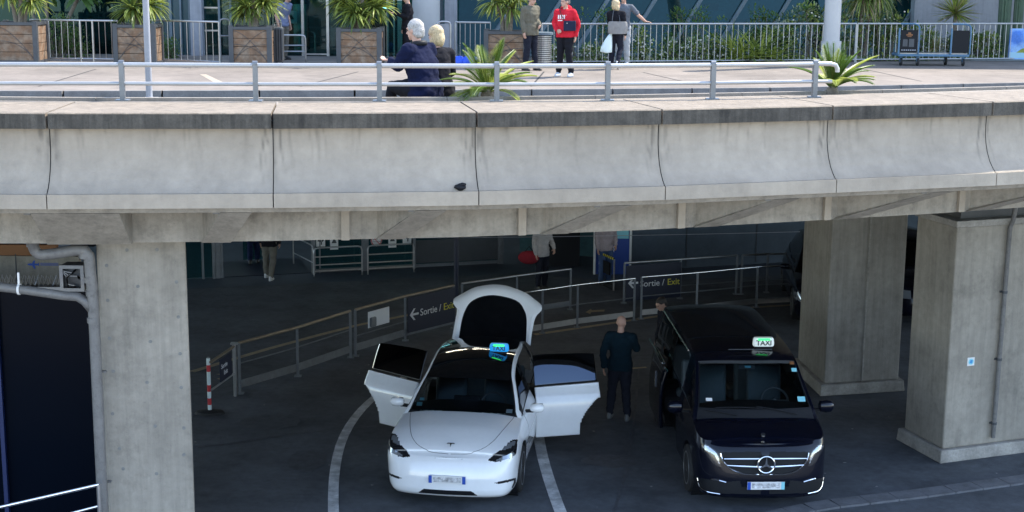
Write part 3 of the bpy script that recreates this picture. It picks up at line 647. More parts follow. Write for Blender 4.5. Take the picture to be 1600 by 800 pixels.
m = MB(); c = Vector((XT(450), YT+.57, ZW+1.0)); m.prism([c+Vector(v) for v in ((-.08, 0, -.06), (.08, 0, -.06), (0, 0, .09))], (0, -.01, 0)); obj('notice_print', m, M['dark'], ter)

# ---------------------------------------------------------------- fences
def fence(label, pA, pB, h, n, posts_=(), rail=.025, bar=.0095, matl='steel', bot=.07, cat='fence'):
    pA = Vector(pA); pB = Vector(pB); th = thing('metal_fence', label, cat, tuple((pA+pB)/2)); u = Vector((0, 0, 1))
    m = MB(); m.tube([pA+u*h, pB+u*h], rail, 10); obj('top_rail', m, M[matl], th, smooth=True)
    m = MB(); m.tube([pA+u*bot, pB+u*bot], rail*.7, 8); obj('bottom_rail', m, M[matl], th, smooth=True)
    for i in range(n+1):
        p = pA.lerp(pB, i/n)
        if i in posts_: m = MB(); m.cyl(p, p+u*(h-.01), rail*1.1, n=10); obj('post', m, M[matl], th, smooth=True)
        else: m = MB(); m.cyl(p+u*bot, p+u*(h-.01), bar, n=6); obj('bar', m, M[matl], th)
    return th
FH = 1.0
f0 = at(846, 101, ZW); f1 = at(1610, 95, ZW)
fence('long pale steel railing with vertical bars in front of the flowering shrubs and glass front', f0, f0.lerp(f1, .62), FH, 54, (0, 54), matl='alu')
fence('pale steel railing continuing right of the white round column behind the luggage cart', f0.lerp(f1, .622), f1, FH, 32, (0, 32), matl='alu')
fence('short steel railing between the grey pier and the fourth planter, blue bags below', at(711, 97, ZW), at(766, 98, ZW), FH, 7, (0,), matl='alu')
fence('steel railing between the two left planters before dark foliage', at(50, 95, ZW), at(186, 97, ZW), FH, 14, (8, 10), matl='steel')
fence('steel railing between second planter and the grey metal barrier', at(234, 97, ZW), at(344, 101, ZW), FH+.02, 11, (0, 11), matl='steel')
fence('short stretch of steel railing left of the first yucca planter', at(-40, 94, ZW), at(0, 95, ZW), FH, 5, (), matl='steel')
def hoop(label, pA, pB, h, rails, r=.022, mat='steel', group=None, panel=None):
    pA = Vector(pA); pB = Vector(pB); th = thing('hoop_barrier', label, 'barrier', tuple((pA+pB)/2), group=group); u = Vector((0, 0, 1)); d = (pB-pA).normalized(); c = .1
    m = MB(); m.tube(catmull([pA, pA+u*(h*.5), pA+u*(h-c), pA+u*(h-.02)+d*.025, pA+u*h+d*c, pB+u*h-d*c, pB+u*(h-.02)-d*.025, pB+u*(h-c), pB+u*h*.5, pB], .05), r, 10); obj('hoop', m, M[mat], th, smooth='all')
    for z in rails: m = MB(); m.tube([pA+u*z, pB+u*z], r*.8, 8); obj('rail', m, M[mat], th, smooth=True)
    if panel: m = MB(); m.add(*slab(pA.x, pA.y, pB.x, pB.y, pA.z+.2, pA.z+h-.06, .012)); obj('infill_panel', m, panel, th)
    return th
hoop('steel hoop barrier at the glass doors right of the upright suitcase', at(432, 96, ZW), at(478, 96, ZW), .65, (.25, .4))
hoop('rear steel hoop barrier inside the doorway left of the third planter', at(462, 85, ZW)+Vector((0, .3, 0)), at(490, 86, ZW)+Vector((0, .3, 0)), .6, (.2,))
hoop('grey panelled hoop barrier left of the white round column', at(345, 102, ZW), at(361, 102, ZW), 1.1, (.7,), panel=None, mat='steeld')
hoop('tall grey panelled hoop barrier between the seated couple and the grey pier', at(683, 99, ZW), at(704, 99, ZW), 1.03, (.1,), panel=M['wallg'])

# ---------------------------------------------------------------- leaves
def blade(m, base, dirv, L_, wd, droop, n=5, up=Vector((0, 0, 1)), fold=.25, tip=0.05):
    d = Vector(dirv).normalized(); p = Vector(base); side = d.cross(up)
    if side.length < 1e-3: side = Vector((1, 0, 0))
    side.normalize(); l = []; c = []; r = []
    for i in range(n+1):
        t = i/n; ww = wd*(math.sin(math.pi*min(1, .18+t*.82))**.7*(1-tip)+tip*(1-t)) if t < 1 else wd*.05
        nn = side.cross(d).normalized(); c.append(p.copy()-nn*ww*fold); l.append(p-side*ww/2); r.append(p+side*ww/2)
        p = p+d*(L_/n); d = (d-up*droop/n).normalized(); side = d.cross(up) if d.cross(up).length > .05 else side; side.normalize()
    o = len(m.v); m.v += [tuple(x) for x in l+c+r]; k = n+1
    for i in range(n): m.f += [(o+i, o+i+1, o+k+i+1, o+k+i), (o+k+i, o+k+i+1, o+2*k+i+1, o+2*k+i)]; m.m += [m.slot]*2
def rosette(m, c, n, L_, wd, droop, lo=-.6, hi=1.2, rnd=random, ml=(0,)):
    for i in range(n):
        a = rnd.uniform(0, 2*math.pi); e = rnd.uniform(lo, hi); m.slot = rnd.choice(ml)
        d = Vector((math.cos(a)*math.cos(e), math.sin(a)*math.cos(e), math.sin(e)))
        blade(m, Vector(c)+d*.03, d, L_*rnd.uniform(.75, 1.1), wd, droop*rnd.uniform(.5, 1.4))
    m.slot = 0
def yucca(label, base, heads, L_=.5, n=90, wd=.045, droop=.9, mats=('leaf', 'leaf_y', 'leaf_s'), seed=1, group=None, ml=(0, 0, 0, 1, 1), name='yucca', cat='yucca plant', trunk=.06):
    rnd = random.Random(seed); b = Vector(base); th = thing(name, label, cat, tuple(b), group=group)
    for i, h in enumerate(heads):
        top = b+Vector(h); m = MB(); mid = b.lerp(top, .5)+Vector((rnd.uniform(-.04, .04), 0, 0)); m.tube([b+Vector((h[0]*.3, h[1]*.3, 0)), mid, top], [trunk, trunk*.85, trunk*.8], 9); obj('trunk', m, M['bark'], th, smooth=True)
        m = MB(); rosette(m, top, n, L_, wd, droop, rnd=rnd, ml=ml); obj('leaf_crown', m, [M[k] for k in mats], th, norecalc=True)
    return th
# ---------------------------------------------------------------- wooden planters with yuccas
ORD = ['first', 'second', 'third', 'fourth', 'fifth']
pdefs = [(25, 99, 70, .98), (211, 101, 66, .95), (391.5, 103, 66, .93), (561, 104, 70, .9), (790, 107, 68, .88)]
pl_lab = ['wooden yucca planter at the far left edge, two dark arcs on its boards', 'narrow-looking wooden planter behind the thin lamp post', 'wooden planter with a dark upright suitcase against its right side',
          'wooden planter between the glass doors and the man in a black suit', 'wooden planter behind the man in the olive coat, backpack in front']
yl = ['tall yucca with visible pale trunk in the planter at the far left edge', 'yucca with drooping leaves in the planter behind the thin lamp post', 'dense yucca in the planter beside the upright suitcase',
      'broad bushy yucca in the planter between the glass doors', 'yucca with pale trunk and spiky crown in the planter beside the olive-coated man']
heads = [[(-.28, 0, .75), (.28, .1, .55), (.05, -.1, 1.2)], [(-.1, -.1, .42), (.25, .1, .5), (.0, .1, 1.1)], [(-.15, 0, .5), (.25, .1, .6), (0, 0, 1.15)], [(-.1, -.15, .4), (.35, .05, .55), (-.35, .1, .7), (.05, 0, 1.15)], [(.1, .0, .62), (-.25, .1, .75), (.3, .1, 1.0)]]
for i, (px, py, wpx, hh) in enumerate(pdefs):
    c = at(px, py, ZW); wd = wpx/65.5
    th = thing('wooden_planter', pl_lab[i], 'planter', tuple(c+Vector((0, wd/2, 0))), group='wooden planters along the forecourt')
    y0 = c.y; D = wd*.85
    for sx in (-1, 1):
        for sy in (0, 1): m = MB(); m.box((c.x+sx*(wd/2-.05), y0+.05+sy*(D-.1), ZW+hh/2+.01), (.11, .11, hh+.02)); obj('corner_post', m, M['dark'], th)
    m = MB()
    for k in range(4):
        zz = ZW+.06+(k+.5)*(hh-.14)/4; hb = (hh-.14)/4-.012
        m.box((c.x, y0+.05, zz), (wd-.2, .05, hb)); m.box((c.x, y0+D-.05, zz), (wd-.2, .05, hb)); m.box((c.x-wd/2+.05, y0+D/2, zz), (.05, D-.2, hb)); m.box((c.x+wd/2-.05, y0+D/2, zz), (.05, D-.2, hb))
    obj('boards', m, M['wood'], th)
    for zz in (.035, hh-.04):
        m = MB()
        m.box((c.x, y0+.04, ZW+zz), (wd-.2, .085, .07)); m.box((c.x, y0+D-.04, ZW+zz), (wd-.2, .085, .07)); m.box((c.x-wd/2+.045, y0+D/2, ZW+zz), (.085, D-.2, .07)); m.box((c.x+wd/2-.045, y0+D/2, ZW+zz), (.085, D-.2, .07))
        obj('metal_frame', m, M['dark'], th)
    m = MB(); hw = wd/2-.1
    for sg in ((-1, 1) if i != 0 else (-1,)):
        for k_ in (0, 1):
            pts = [(c.x+sg*hw*(1-2*t), y0+.018, ZW+.1+(hh-.2)*(1-(t**(1.6+k_*1.2)))*(1 if not k_ else .55)) for t in [j/10 for j in range(11)]]; m.tube(pts, .005, 5)
    obj('curved_ironwork', m, M['dark'], th)
    m = MB(); m.box((c.x, y0+D/2, ZW+hh-.1), (wd-.15, D-.15, .06)); obj('soil', m, M['soil'], th)
    yucca(yl[i], (c.x, y0+D/2, ZW+hh-.07), heads[i], L_=.62, n=[105, 120, 140, 150, 115][i], wd=[.045, .05, .052, .055, .04][i], seed=10+i, group='yuccas in wooden planters', droop=1.2)
# ---------------------------------------------------------------- cycads on the planter strip
def cycad(label, base, n, L_, seed, lean=(0, 0), yr=0, emin=.3):
    rnd = random.Random(seed); b = Vector(base); th = thing('cycad', label, 'cycad palm', tuple(b))
    m = MB(); m.ell(b+Vector((0, 0, .02)), (.09, .09, .09)); obj('trunk', m, M['bark'], th, smooth=True)
    for i in range(n):
        a = rnd.uniform(0, 2*math.pi); e = rnd.uniform(emin, 1.3); d = Vector((math.cos(a)*math.cos(e)+lean[0], math.sin(a)*math.cos(e)+lean[1], math.sin(e))).normalized()
        m = MB(); p = b+Vector((0, 0, .06)); Lf = L_*rnd.uniform(.75, 1.05); N = 40; pts = []; m.slot = 1 if rnd.random() < yr else 0
        for k in range(N+1):
            pts.append(p.copy()); t = k/N
            if k > 5:
                s_ = d.cross(Vector((0, 0, 1))).normalized(); u = s_.cross(d)
                for sg in (-1, 1):
                    dd = (s_*sg*.8+d*.65+u*.25); blade(m, p, dd, Lf*.2*math.sin(math.pi*min(.97, .15+t*.8)), .013, .4, n=2)
            p = p+d*(Lf/N); d = (d-Vector((0, 0, 1))*.028*(1.2-e*.5)).normalized()
        m.tube(pts[::3], .008, 4); obj('frond', m, [M['leaf_c'], M['leaf_y']], th, norecalc=True)
    return th
zs = 5.82
def SP(px, py): return at(px, py, zs)
cycad('bright green cycad beside the seated woman behind the rail', SP(762, 153), 34, .74, 3, yr=.45)
cycad('upright dark green cycad at the end of the guard rail', SP(1300, 147), 30, .72, 5, lean=(.12, 0), yr=.2, emin=.55)
# ---------------------------------------------------------------- shrubs behind the fence
def shrub(label, c, r, n, mats, seed, size=.07, flowers=0, name='flowering_shrub', cat='shrub', group=None, ml=None):
    rnd = random.Random(seed); c = Vector(c); th = thing(name, label, cat, (c.x, c.y, ZW), group=group); m = MB(); stems = MB()
    cl = [(Vector((rnd.uniform(-1, 1)*r[0]*.8, rnd.uniform(-.7, .7)*r[1], rnd.uniform(.1, 1)**.8*r[2])), rnd.uniform(.12, .3)) for _ in range(max(6, n//45))]
    for q, rr_ in cl: stems.tube([c+Vector((q.x*.6, q.y*.6, 0)), c+q], .008, 4)
    for i in range(n):
        q, rr_ = rnd.choice(cl); v = Vector((rnd.gauss(0, 1), rnd.gauss(0, 1), rnd.gauss(0, 1))).normalized()*rr_*rnd.uniform(.5, 1)
        p = c+q+v; p.z = max(p.z, ZW+.03); dd = (v.normalized()+Vector((rnd.uniform(-.5, .5), rnd.uniform(-.5, .5), rnd.uniform(-.2, .7)))); m.slot = rnd.choice(ml) if ml else 0
        blade(m, p, dd, size*rnd.uniform(.7, 1.5), size*.55, .8, n=2, fold=.1)
    if flowers:
        m.slot = len(mats)
        for i in range(flowers):
            q, rr_ = rnd.choice(cl); v = Vector((rnd.gauss(0, 1), -abs(rnd.gauss(0, 1)), rnd.gauss(0, 1))).normalized()*rr_; p = c+q+v; p.z = max(p.z, ZW+.05); m.ell(p, (.028, .028, .022), 6, 4)
    obj('stem', stems, M['bark'], th); obj('foliage', m, [M[k] for k in mats]+[M['flower']], th, norecalc=True)
    return th
def FY(px): return f0.y+(px-846)/(1610-846)*(f1.y-f0.y)
def SH(px, Y=38.9):
    if px > 845: Y = FY(px)+(Y-f0.y)
    p = aty(px, 60, Y); return Vector((p.x, Y, ZW))
vm = ('leaf_d', 'leaf_v', 'leaf_y'); yb = f0.y
shr = [(870, .28, .35, 'low sparse shrub behind the railing left of the man in red'), (930, .3, .32, 'low pale-flowered shrub between the man in red and the blonde woman'), (1003, .16, .85, 'climbing pale-flowered shrub just right of the resting hand'),
       (1045, .5, .42, 'rounded pale-flowered shrub behind the railing, middle of the glass front'), (1090, .45, .5, 'pale-flowered shrub left of the spiky yellow-green clump'), (1120, .35, .4, 'small shrub tucked against the spiky clump')]
for i, (px, rx, hz, lb) in enumerate(shr): shrub(lb, SH(px, yb+.45+.1*(i % 2)), (rx, .3, hz), 620, vm, 30+i, flowers=30, group='shrubs behind the railing', ml=(0, 0, 1, 1, 2), size=.08)
shr = [(1215, .5, .9, 'leafy variegated shrub right of the spiky clump'), (1262, .6, 1.35, 'tall dense hedge plant left of the white round column'), (1335, .5, 1.45, 'tall variegated bush right of the white round column'), (1385, .6, 1.3, 'dense variegated bush behind the left end board of the cart'),
       (1440, .5, .8, 'shrub behind the middle of the luggage cart'), (1500, .5, .55, 'low shrub under the right yucca'), (1540, .4, .65, 'small shrub left of the blue poster')]
for i, (px, rx, hz, lb) in enumerate(shr): shrub(lb, SH(px, yb+.7), (rx, .35, hz), 1300, vm, 50+i, flowers=14, group='shrubs behind the railing', ml=(0, 0, 1, 1, 2), size=.09)
for i, (px, rx, hz, lb) in enumerate([(920, .9, 1.25, 'dark green bush against the glass behind the man in red'), (1085, 1.0, 1.3, 'dark green bush against the middle of the glass front'), (1205, .7, 1.3, 'dark green bush against the glass, left of the hedge plant')]):
    shrub(lb, SH(px, yb+1.3), (rx, .3, hz), 1100, ('leaf_d', 'leaf'), 70+i, size=.08, name='green_bush', group='bushes against the glass', ml=(0, 0, 0, 1))
yucca('spiky yellow-green flax clump behind the railing, left of the hedge', SH(1165, yb+.14), [(0, 0, .05), (.4, .05, .05), (-.35, .05, .05)], L_=1.15, n=60, wd=.06, droop=.7, mats=('leaf_y', 'leaf'), ml=(0, 0, 1), seed=90, name='flax_clump', cat='flax plant', trunk=.03)
yucca('small flax clump close to the hedge with reddish flowers', SH(1212, yb+.14), [(0, 0, .03)], L_=.8, n=40, wd=.06, droop=.8, mats=('leaf_y', 'leaf'), ml=(0, 0, 1), seed=91, name='flax_clump', cat='flax plant', trunk=.03)
yucca('large shaggy yucca with straw-coloured skirt right of the white round column', SH(1345, yb+.6), [(0, 0, 1.65), (.35, 0, 1.8)], L_=.95, n=150, wd=.035, droop=1.8, mats=('leaf', 'leaf_s', 'leaf_y'), ml=(0, 0, 1, 2), seed=92, name='shaggy_yucca')
yucca('spiky pale yucca above the luggage cart before the concrete wall', SH(1490, yb+.5), [(0, 0, 1.25)], L_=.7, n=170, wd=.035, droop=.25, mats=('leaf_y', 'leaf_s', 'leaf'), ml=(0, 0, 1, 2), seed=93)
yucca('small reddish-grey spiky plant behind the luggage cart', SH(1463, yb+.3), [(0, 0, .35)], L_=.38, n=50, wd=.04, droop=.2, mats=('leaf_v', 'leaf_s'), ml=(0, 1), seed=94, name='spiky_plant', cat='spiky plant', trunk=.04)
cc = SH(1567, f0.y+1.2); ct = thing('columnar_cactus', 'grey-green columnar cactus with several arms in the top right corner', 'cactus', tuple(cc))
for (dx, hz, r_) in ((0, 3.6, .17), (.38, 3.2, .13), (.75, 3.5, .14), (-3.45, 3.4, .12), (-3.2, 3.0, .1)):
    m = MB(); n_ = 24; secs = []
    for z, f in ((0, .8), (.4, 1), (2, 1.02), (hz, .95)): secs.append([cc+Vector((dx+math.cos(2*math.pi*k/n_)*r_*f*(1 if k % 2 else .8), math.sin(2*math.pi*k/n_)*r_*f*(1 if k % 2 else .8), z)) for k in range(n_)])
    m.loft(secs); obj('stem', m, M['cactus'], ct)
# dark planting on the far left behind the railings
for i, (px, rx, hz, lb) in enumerate([(40, .5, .8, 'dark clipped shrub behind the first planter'), (85, .5, 1.0, 'rounded green shrub behind the left railing'), (115, .4, .65, 'low green shrub spilling along the left railing'), (262, .3, .35, 'tiny green plant at the foot of the second railing')]):
    shrub(lb, SH(px, 38.3), (rx, .3, hz), 900, ('leaf_d', 'leaf'), 110+i, size=.06, name='green_shrub', ml=(0, 0, 1), group='shrubs at far left')
yucca('big-leaved dark foliage plant against the dark glass at top left', SH(75, 38.9), [(0, 0, 1.7), (.9, 0, 1.6), (-.6, 0, 1.9)], L_=.6, n=22, wd=.22, droop=1.2, mats=('leaf_d', 'cactus'), ml=(0, 1), seed=120, name='broadleaf_plant', cat='leafy plant')
gc = MB(); rnd = random.Random(9)
for i in range(2200):
    px = rnd.uniform(850, 1570); p = SH(px, f0.y+rnd.uniform(.15, .8)); gc.slot = rnd.choice((0, 0, 1, 2)); blade(gc, p+Vector((0, 0, rnd.uniform(0, .12))), (rnd.uniform(-1, 1), rnd.uniform(-1, 1), rnd.uniform(.2, 1)), .09, .05, .8, n=2)
tag(obj('ground_cover', gc, [M['leaf_v'], M['leaf_d'], M['leaf_y']], norecalc=True), 'low leafy ground cover along the foot of the long railing', 'ground cover', kind='stuff')

# ---------------------------------------------------------------- columns, lamp post, cart, bin, bags
c = at(1297, 103, ZW); th = thing('round_column', 'white round column with wider base standing on the upper walkway', 'column', tuple(c))
m = MB(); m.cyl(c+Vector((0, 0, .62)), c+Vector((0, 0, 6)), .205, n=28); obj('shaft', m, M['colwhite'], th, smooth=True)
m = MB(); m.cyl(c, c+Vector((0, 0, .62)), .25, n=28); obj('base_sleeve', m, M['colwhite'], th, smooth=True)
c = SP(233.5, 155); th = thing('lamp_post', 'thin grey lamp post rising behind the guard rail at left', 'lamp post', tuple(c))
m = MB(); m.cyl(c, c+Vector((0, 0, 5)), .038, .034, n=14); obj('pole', m, M['wallg'], th, smooth=True)
m = MB(); m.box(c+Vector((.02, 0, .01)), (.16, .13, .02)); obj('foot_plate', m, M['signw'], th)
# luggage cart
a = at(1410, 103, ZW); b = at(1508, 104, ZW); L_ = (b-a).length; th = thing('luggage_cart', 'blue luggage cart with black advertising boards at both ends', 'cart', tuple((a+b)/2))
x0 = a.x-.12; x1 = b.x+.1; y = a.y; D = .7
m = MB(); m.box(((x0+x1)/2, y+D/2, ZW+.27), (x1-x0, D, .06)); obj('platform', m, M['cartblue'], th, bevel=.01)
m = MB(); m.box(((x0+x1)/2, y+D/2, ZW+.31), (x1-x0-.1, D-.1, .015)); obj('deck_board', m, M['steel'], th)
for (xa, xb) in ((x0, x0+.5), (x1-.48, x1)):
    m = MB(); m.tube([(xa, y, ZW+.3), (xa, y, ZW+.95)], .025, 8); m.tube(catmull([(xb, y, ZW+.3), (xb, y, ZW+.95), (xb-.02, y+.05, ZW+1.02), (xb-.1, y+.1, ZW+1.05), (xa+.05, y+.1, ZW+1.05)], .08), .02, 8); obj('end_frame', m, M['cartblue'], th)
    m = MB(); m.box(((xa+xb)/2, y-.01, ZW+.62), (xb-xa-.07, .02, .56)); bd = obj('advert_board', m, M['black'], th)
    if xa == x0:
        m = MB(); cx_ = (xa+xb)/2
        m.box((cx_, y-.023, ZW+.78), (.16, .006, .035)); m.box((cx_, y-.023, ZW+.74), (.1, .006, .02)); m.box((cx_, y-.023, ZW+.82), (.07, .006, .04)); obj('advert_print', m, M['orange'], bd)
        m = MB(); m.box((cx_-.1, y-.022, ZW+.58), (.12, .005, .18)); m.box((cx_+.06, y-.022, ZW+.58), (.13, .005, .2)); obj('advert_text', m, M['dark'], bd); m = MB()
        for k in range(7): m.box((cx_-.17+k*.055, y-.023, ZW+.4), (.035, .006, .03))
        obj('advert_caption', m, M['wallg'], bd)
for (xx, yy) in ((a.x, y+.08), (a.x+.4, y), (b.x-.35, y+.4), (b.x-.02, y)):
    m = MB(); m.cyl((xx-.02, yy+.1, ZW+.1), (xx+.02, yy+.1, ZW+.1), .1, n=16); wv = obj('wheel', m, M['rubber'], th); m = MB(); m.cyl((xx-.025, yy+.1, ZW+.1), (xx+.025, yy+.1, ZW+.1), .04, n=12); obj('hub', m, M['steel'], wv)
    m = MB(); m.box((xx, yy+.1, ZW+.17), (.07, .05, .13)); obj('caster_fork', m, M['cartblue'], th)
# poster at the right edge
a = aty(1575, 93, f1.y-.12); b = aty(1640, 45, f1.y-.12); th = thing('poster_board', 'blue sea and sky poster hung on the railing at the right edge', 'poster', ((a.x+b.x)/2, a.y, a.z))
m = MB(); m.box(((a.x+b.x)/2, a.y, (a.z+b.z)/2), (b.x-a.x, .04, b.z-a.z)); obj('board', m, pbr('poster blue', (.05, .19, .62), .5, var=.3, scale=3, c2=(.3, .5, .8)), th)
m = MB(); m.box(((a.x+b.x)/2, a.y-.023, a.z+.12), (b.x-a.x-.02, .004, .16)); obj('poster_sea', m, pbr('poster pale sea', (.3, .5, .6), .5), th)
m = MB(); m.prism([(b.x-.02, a.y-.026, a.z+.18), (b.x-.02, a.y-.026, a.z+.42), (a.x+.35, a.y-.026, a.z+.3), (a.x+.2, a.y-.026, a.z+.19)], (0, -.003, 0)); obj('poster_headland', m, M['leaf_y'], th)
# corrugated bin
c = at(846, 105, ZW); th = thing('litter_bin', 'ribbed grey metal litter bin beside the olive-coated man', 'bin', tuple(c)); 
m = MB(); m.cyl(c, c+Vector((0, 0, .76)), .22, n=24); obj('bin_core', m, M['dark'], th)
m = MB(); 
for k in range(15): m.cyl(c+Vector((0, 0, .03+k*.05)), c+Vector((0, 0, .055+k*.05)), .245, n=24)
obj('ribs', m, M['steel'], th); m = MB(); m.cyl(c+Vector((0, 0, .78)), c+Vector((0, 0, .84)), .27, n=24); obj('lid', m, M['slate'], th)
# suitcase
c = at(434, 101, ZW); th = thing('suitcase', 'dark ribbed upright suitcase against the third planter', 'suitcase', tuple(c)); m = MB(); m.box(c+Vector((0, .12, .48)), (.27, .24, .84)); obj('shell', m, M['dark'], th, bevel=.05)
m = MB(); 
for k in range(4): m.box(c+Vector((-.09+k*.06, -.005, .48)), (.02, .012, .74))
obj('ribs', m, M['black'], th); m = MB(); m.tube([c+Vector((-.08, .15, .9)), c+Vector((-.08, .15, 1.0)), c+Vector((.08, .15, 1.0)), c+Vector((.08, .15, .9))], .01, 6); obj('handle', m, M['steel'], th)
for sx in (-.1, .1): m = MB(); m.cyl(c+Vector((sx-.012, .1, .03)), c+Vector((sx+.012, .1, .03)), .03, n=10); obj('wheel', m, M['rubber'], th)
# backpack + blue bags
c = at(774, 106, ZW)+Vector((0, -.02, 0)); th = thing('backpack', 'black backpack on the ground before the fifth planter', 'backpack', tuple(c)); m = MB(); m.ell(c+Vector((0, 0, .2)), (.18, .12, .21)); obj('body', m, M['black'], th, smooth=True)
m = MB(); m.ell(c+Vector((0, -.1, .14)), (.13, .05, .1)); obj('pocket', m, M['dark'], th, smooth=True); m = MB(); m.tube([c+Vector((-.05, 0, .4)), c+Vector((0, 0, .46)), c+Vector((.05, 0, .4))], .01, 6); obj('handle', m, M['black'], th)
c = at(731, 105, ZW); th = thing('blue_bags', 'bright blue crumpled bags on the ground under the short railing', 'bag', tuple(c)); rnd = random.Random(4)
for k in range(3):
    m = MB(); m.ell(c+Vector((-.2+k*.2, rnd.uniform(0, .1), .12)), (.15, .12, .15), 12, 8)
    m.v = [tuple(Vector(v)+noise.noise_vector(Vector(v)*9)*.04) for v in m.v]; obj('bag', m, M['blueb'], th, smooth='all')
# small dark bird-like lump on the ledge
c = aty(719, 293, 15.45); c.z = ZL+.02; m = MB(); m.ell(c+Vector((0, 0, .02)), (.065, .04, .035)); m.ell(c+Vector((.03, -.01, .05)), (.03, .02, .02)); m.v = [tuple(Vector(v)+noise.noise_vector(Vector(v)*25)*.012) for v in m.v]
tag(obj('debris_clump', m, M['black'], smooth='all'), 'small dark clump of debris lying on the parapet ledge', 'debris')
# wires
def wire(label, a, b, r=.005, sag=.02):
    pts = [Vector(a).lerp(Vector(b), t/12)-Vector((0, 0, sag*4*(t/12)*(1-t/12))) for t in range(13)]; m = MB(); m.tube(pts, r, 5); tag(obj('wire', m, M['steel']), label, 'wire')
wire('thin wire stretched under the deck edge across the opening', aty(300, 372, 17), aty(1250, 362, 18.6), .004, .03)
# ================================================================ people
def tcap(m, pts, rs, n=12, flat=(1, 1)):
    """tapered limb with round ends"""
    P_ = [Vector(p) for p in pts]; m.tube(P_, list(rs), n, True, flat); m.ell(P_[0], (rs[0]*.99,)*3, 10, 7); m.ell(P_[-1], (rs[-1]*.99,)*3, 10, 7)
def hand(m, wr, d, palm, s=1.0, curl=.5, side=1):
    d = Vector(d).normalized(); pn = Vector(palm); pn = (pn-d*pn.dot(d)).normalized(); sd = d.cross(pn).normalized()*side; wr = Vector(wr)
    m.loft([[wr+d*t*s+sd*math.cos(a)*w_*s+pn*math.sin(a)*h_*s for a in [2*math.pi*k/10 for k in range(10)]] for t, w_, h_ in ((-.02, .024, .02), (.02, .032, .018), (.06, .042, .015), (.09, .04, .012))])
    for k, L_ in enumerate((.066, .075, .07, .055)):
        b = wr+d*.085*s+sd*(-.033+k*.0225)*s; d1 = (d+pn*curl*.5+sd*(-.06+.04*k)).normalized(); k1 = b+d1*L_*.45*s; d2 = (d+pn*curl*1.4).normalized(); k2 = k1+d2*L_*.35*s; d3 = (d+pn*curl*2.4).normalized(); k3 = k2+d3*L_*.22*s
        tcap(m, [b, k1, k2, k3], [.0095*s, .009*s, .0085*s, .0075*s], 8)
    b = wr+d*.03*s-sd*.026*s; t1 = b+(d*.5-sd*.75+pn*.2).normalized()*.035*s; t2 = t1+(d*.85-sd*.3+pn*.3).normalized()*.032*s
    tcap(m, [b, t1, t2], [.014*s, .0115*s, .0095*s], 8)
def remesh(m, name, mat, parent, vox=.011, wr=0, label=None, disp=0, smooth_it=4):
    me = mesh_of(m, 'tmp'); o = bpy.data.objects.new('tmp', me); col.objects.link(o); md = o.modifiers.new('r', 'REMESH'); md.mode = 'VOXEL'; md.voxel_size = vox
    bpy.context.view_layer.update(); out = bpy.data.meshes.new_from_object(o.evaluated_get(bpy.context.evaluated_depsgraph_get())); bpy.data.objects.remove(o)
    bm = bmesh.new(); bm.from_mesh(out)
    for _ in range(smooth_it): bmesh.ops.smooth_vert(bm, verts=bm.verts, factor=.5, use_axis_x=True, use_axis_y=True, use_axis_z=True)
    if wr:
        bm.normal_update()
        for v in bm.verts: v.co += v.normal*(noise.noise(Vector((v.co.x*9, v.co.y*9, v.co.z*15)))*wr+noise.noise(v.co*28)*wr*.35)
    bm.to_mesh(out); bm.free()
    for p in out.polygons: p.use_smooth = True
    out.name = name; out.materials.clear(); out.materials.append(mat); o = bpy.data.objects.new(name, out); col.objects.link(o); o.parent = parent; ROOTM[o.name] = ROOTM[parent.name].copy()
    if label: o['label'] = label
    return o
def sec(c, rx, ry, rz=0, n=18, tilt=0):
    c = Vector(c); out = []
    for k in range(n):
        a = 2*math.pi*k/n; x = math.copysign(abs(math.cos(a))**.85, math.cos(a))*rx; y = math.copysign(abs(math.sin(a))**.9, math.sin(a))*ry
        out.append(c+Vector((x*math.cos(rz)-y*math.sin(rz), x*math.sin(rz)+y*math.cos(rz), y*tilt)))
    return out
BASE = dict(pelvis=(0, 0, .94), waist=(0, 0, 1.08), chest=(0, 0, 1.28), sh=(0, .0, 1.42), neck=(0, .01, 1.47), head=(0, -.02, 1.62),
            shR=(.185, 0, 1.40), elR=(.235, .02, 1.13), wrR=(.235, -.06, .88), shL=(-.185, 0, 1.40), elL=(-.235, .02, 1.13), wrL=(-.235, -.06, .88),
            hipR=(.09, 0, .91), knR=(.1, -.02, .5), anR=(.105, .02, .09), hipL=(-.09, 0, .91), knL=(-.1, -.02, .5), anL=(-.105, .02, .09), look=(0, -1, 0), ftR=(0, -1, 0), ftL=(0, -1, 0), rz=0, hdR=(0, -.1, -1), hdL=(0, -.1, -1), plR=(-1, 0, 0), plL=(1, 0, 0))
PN = [0]
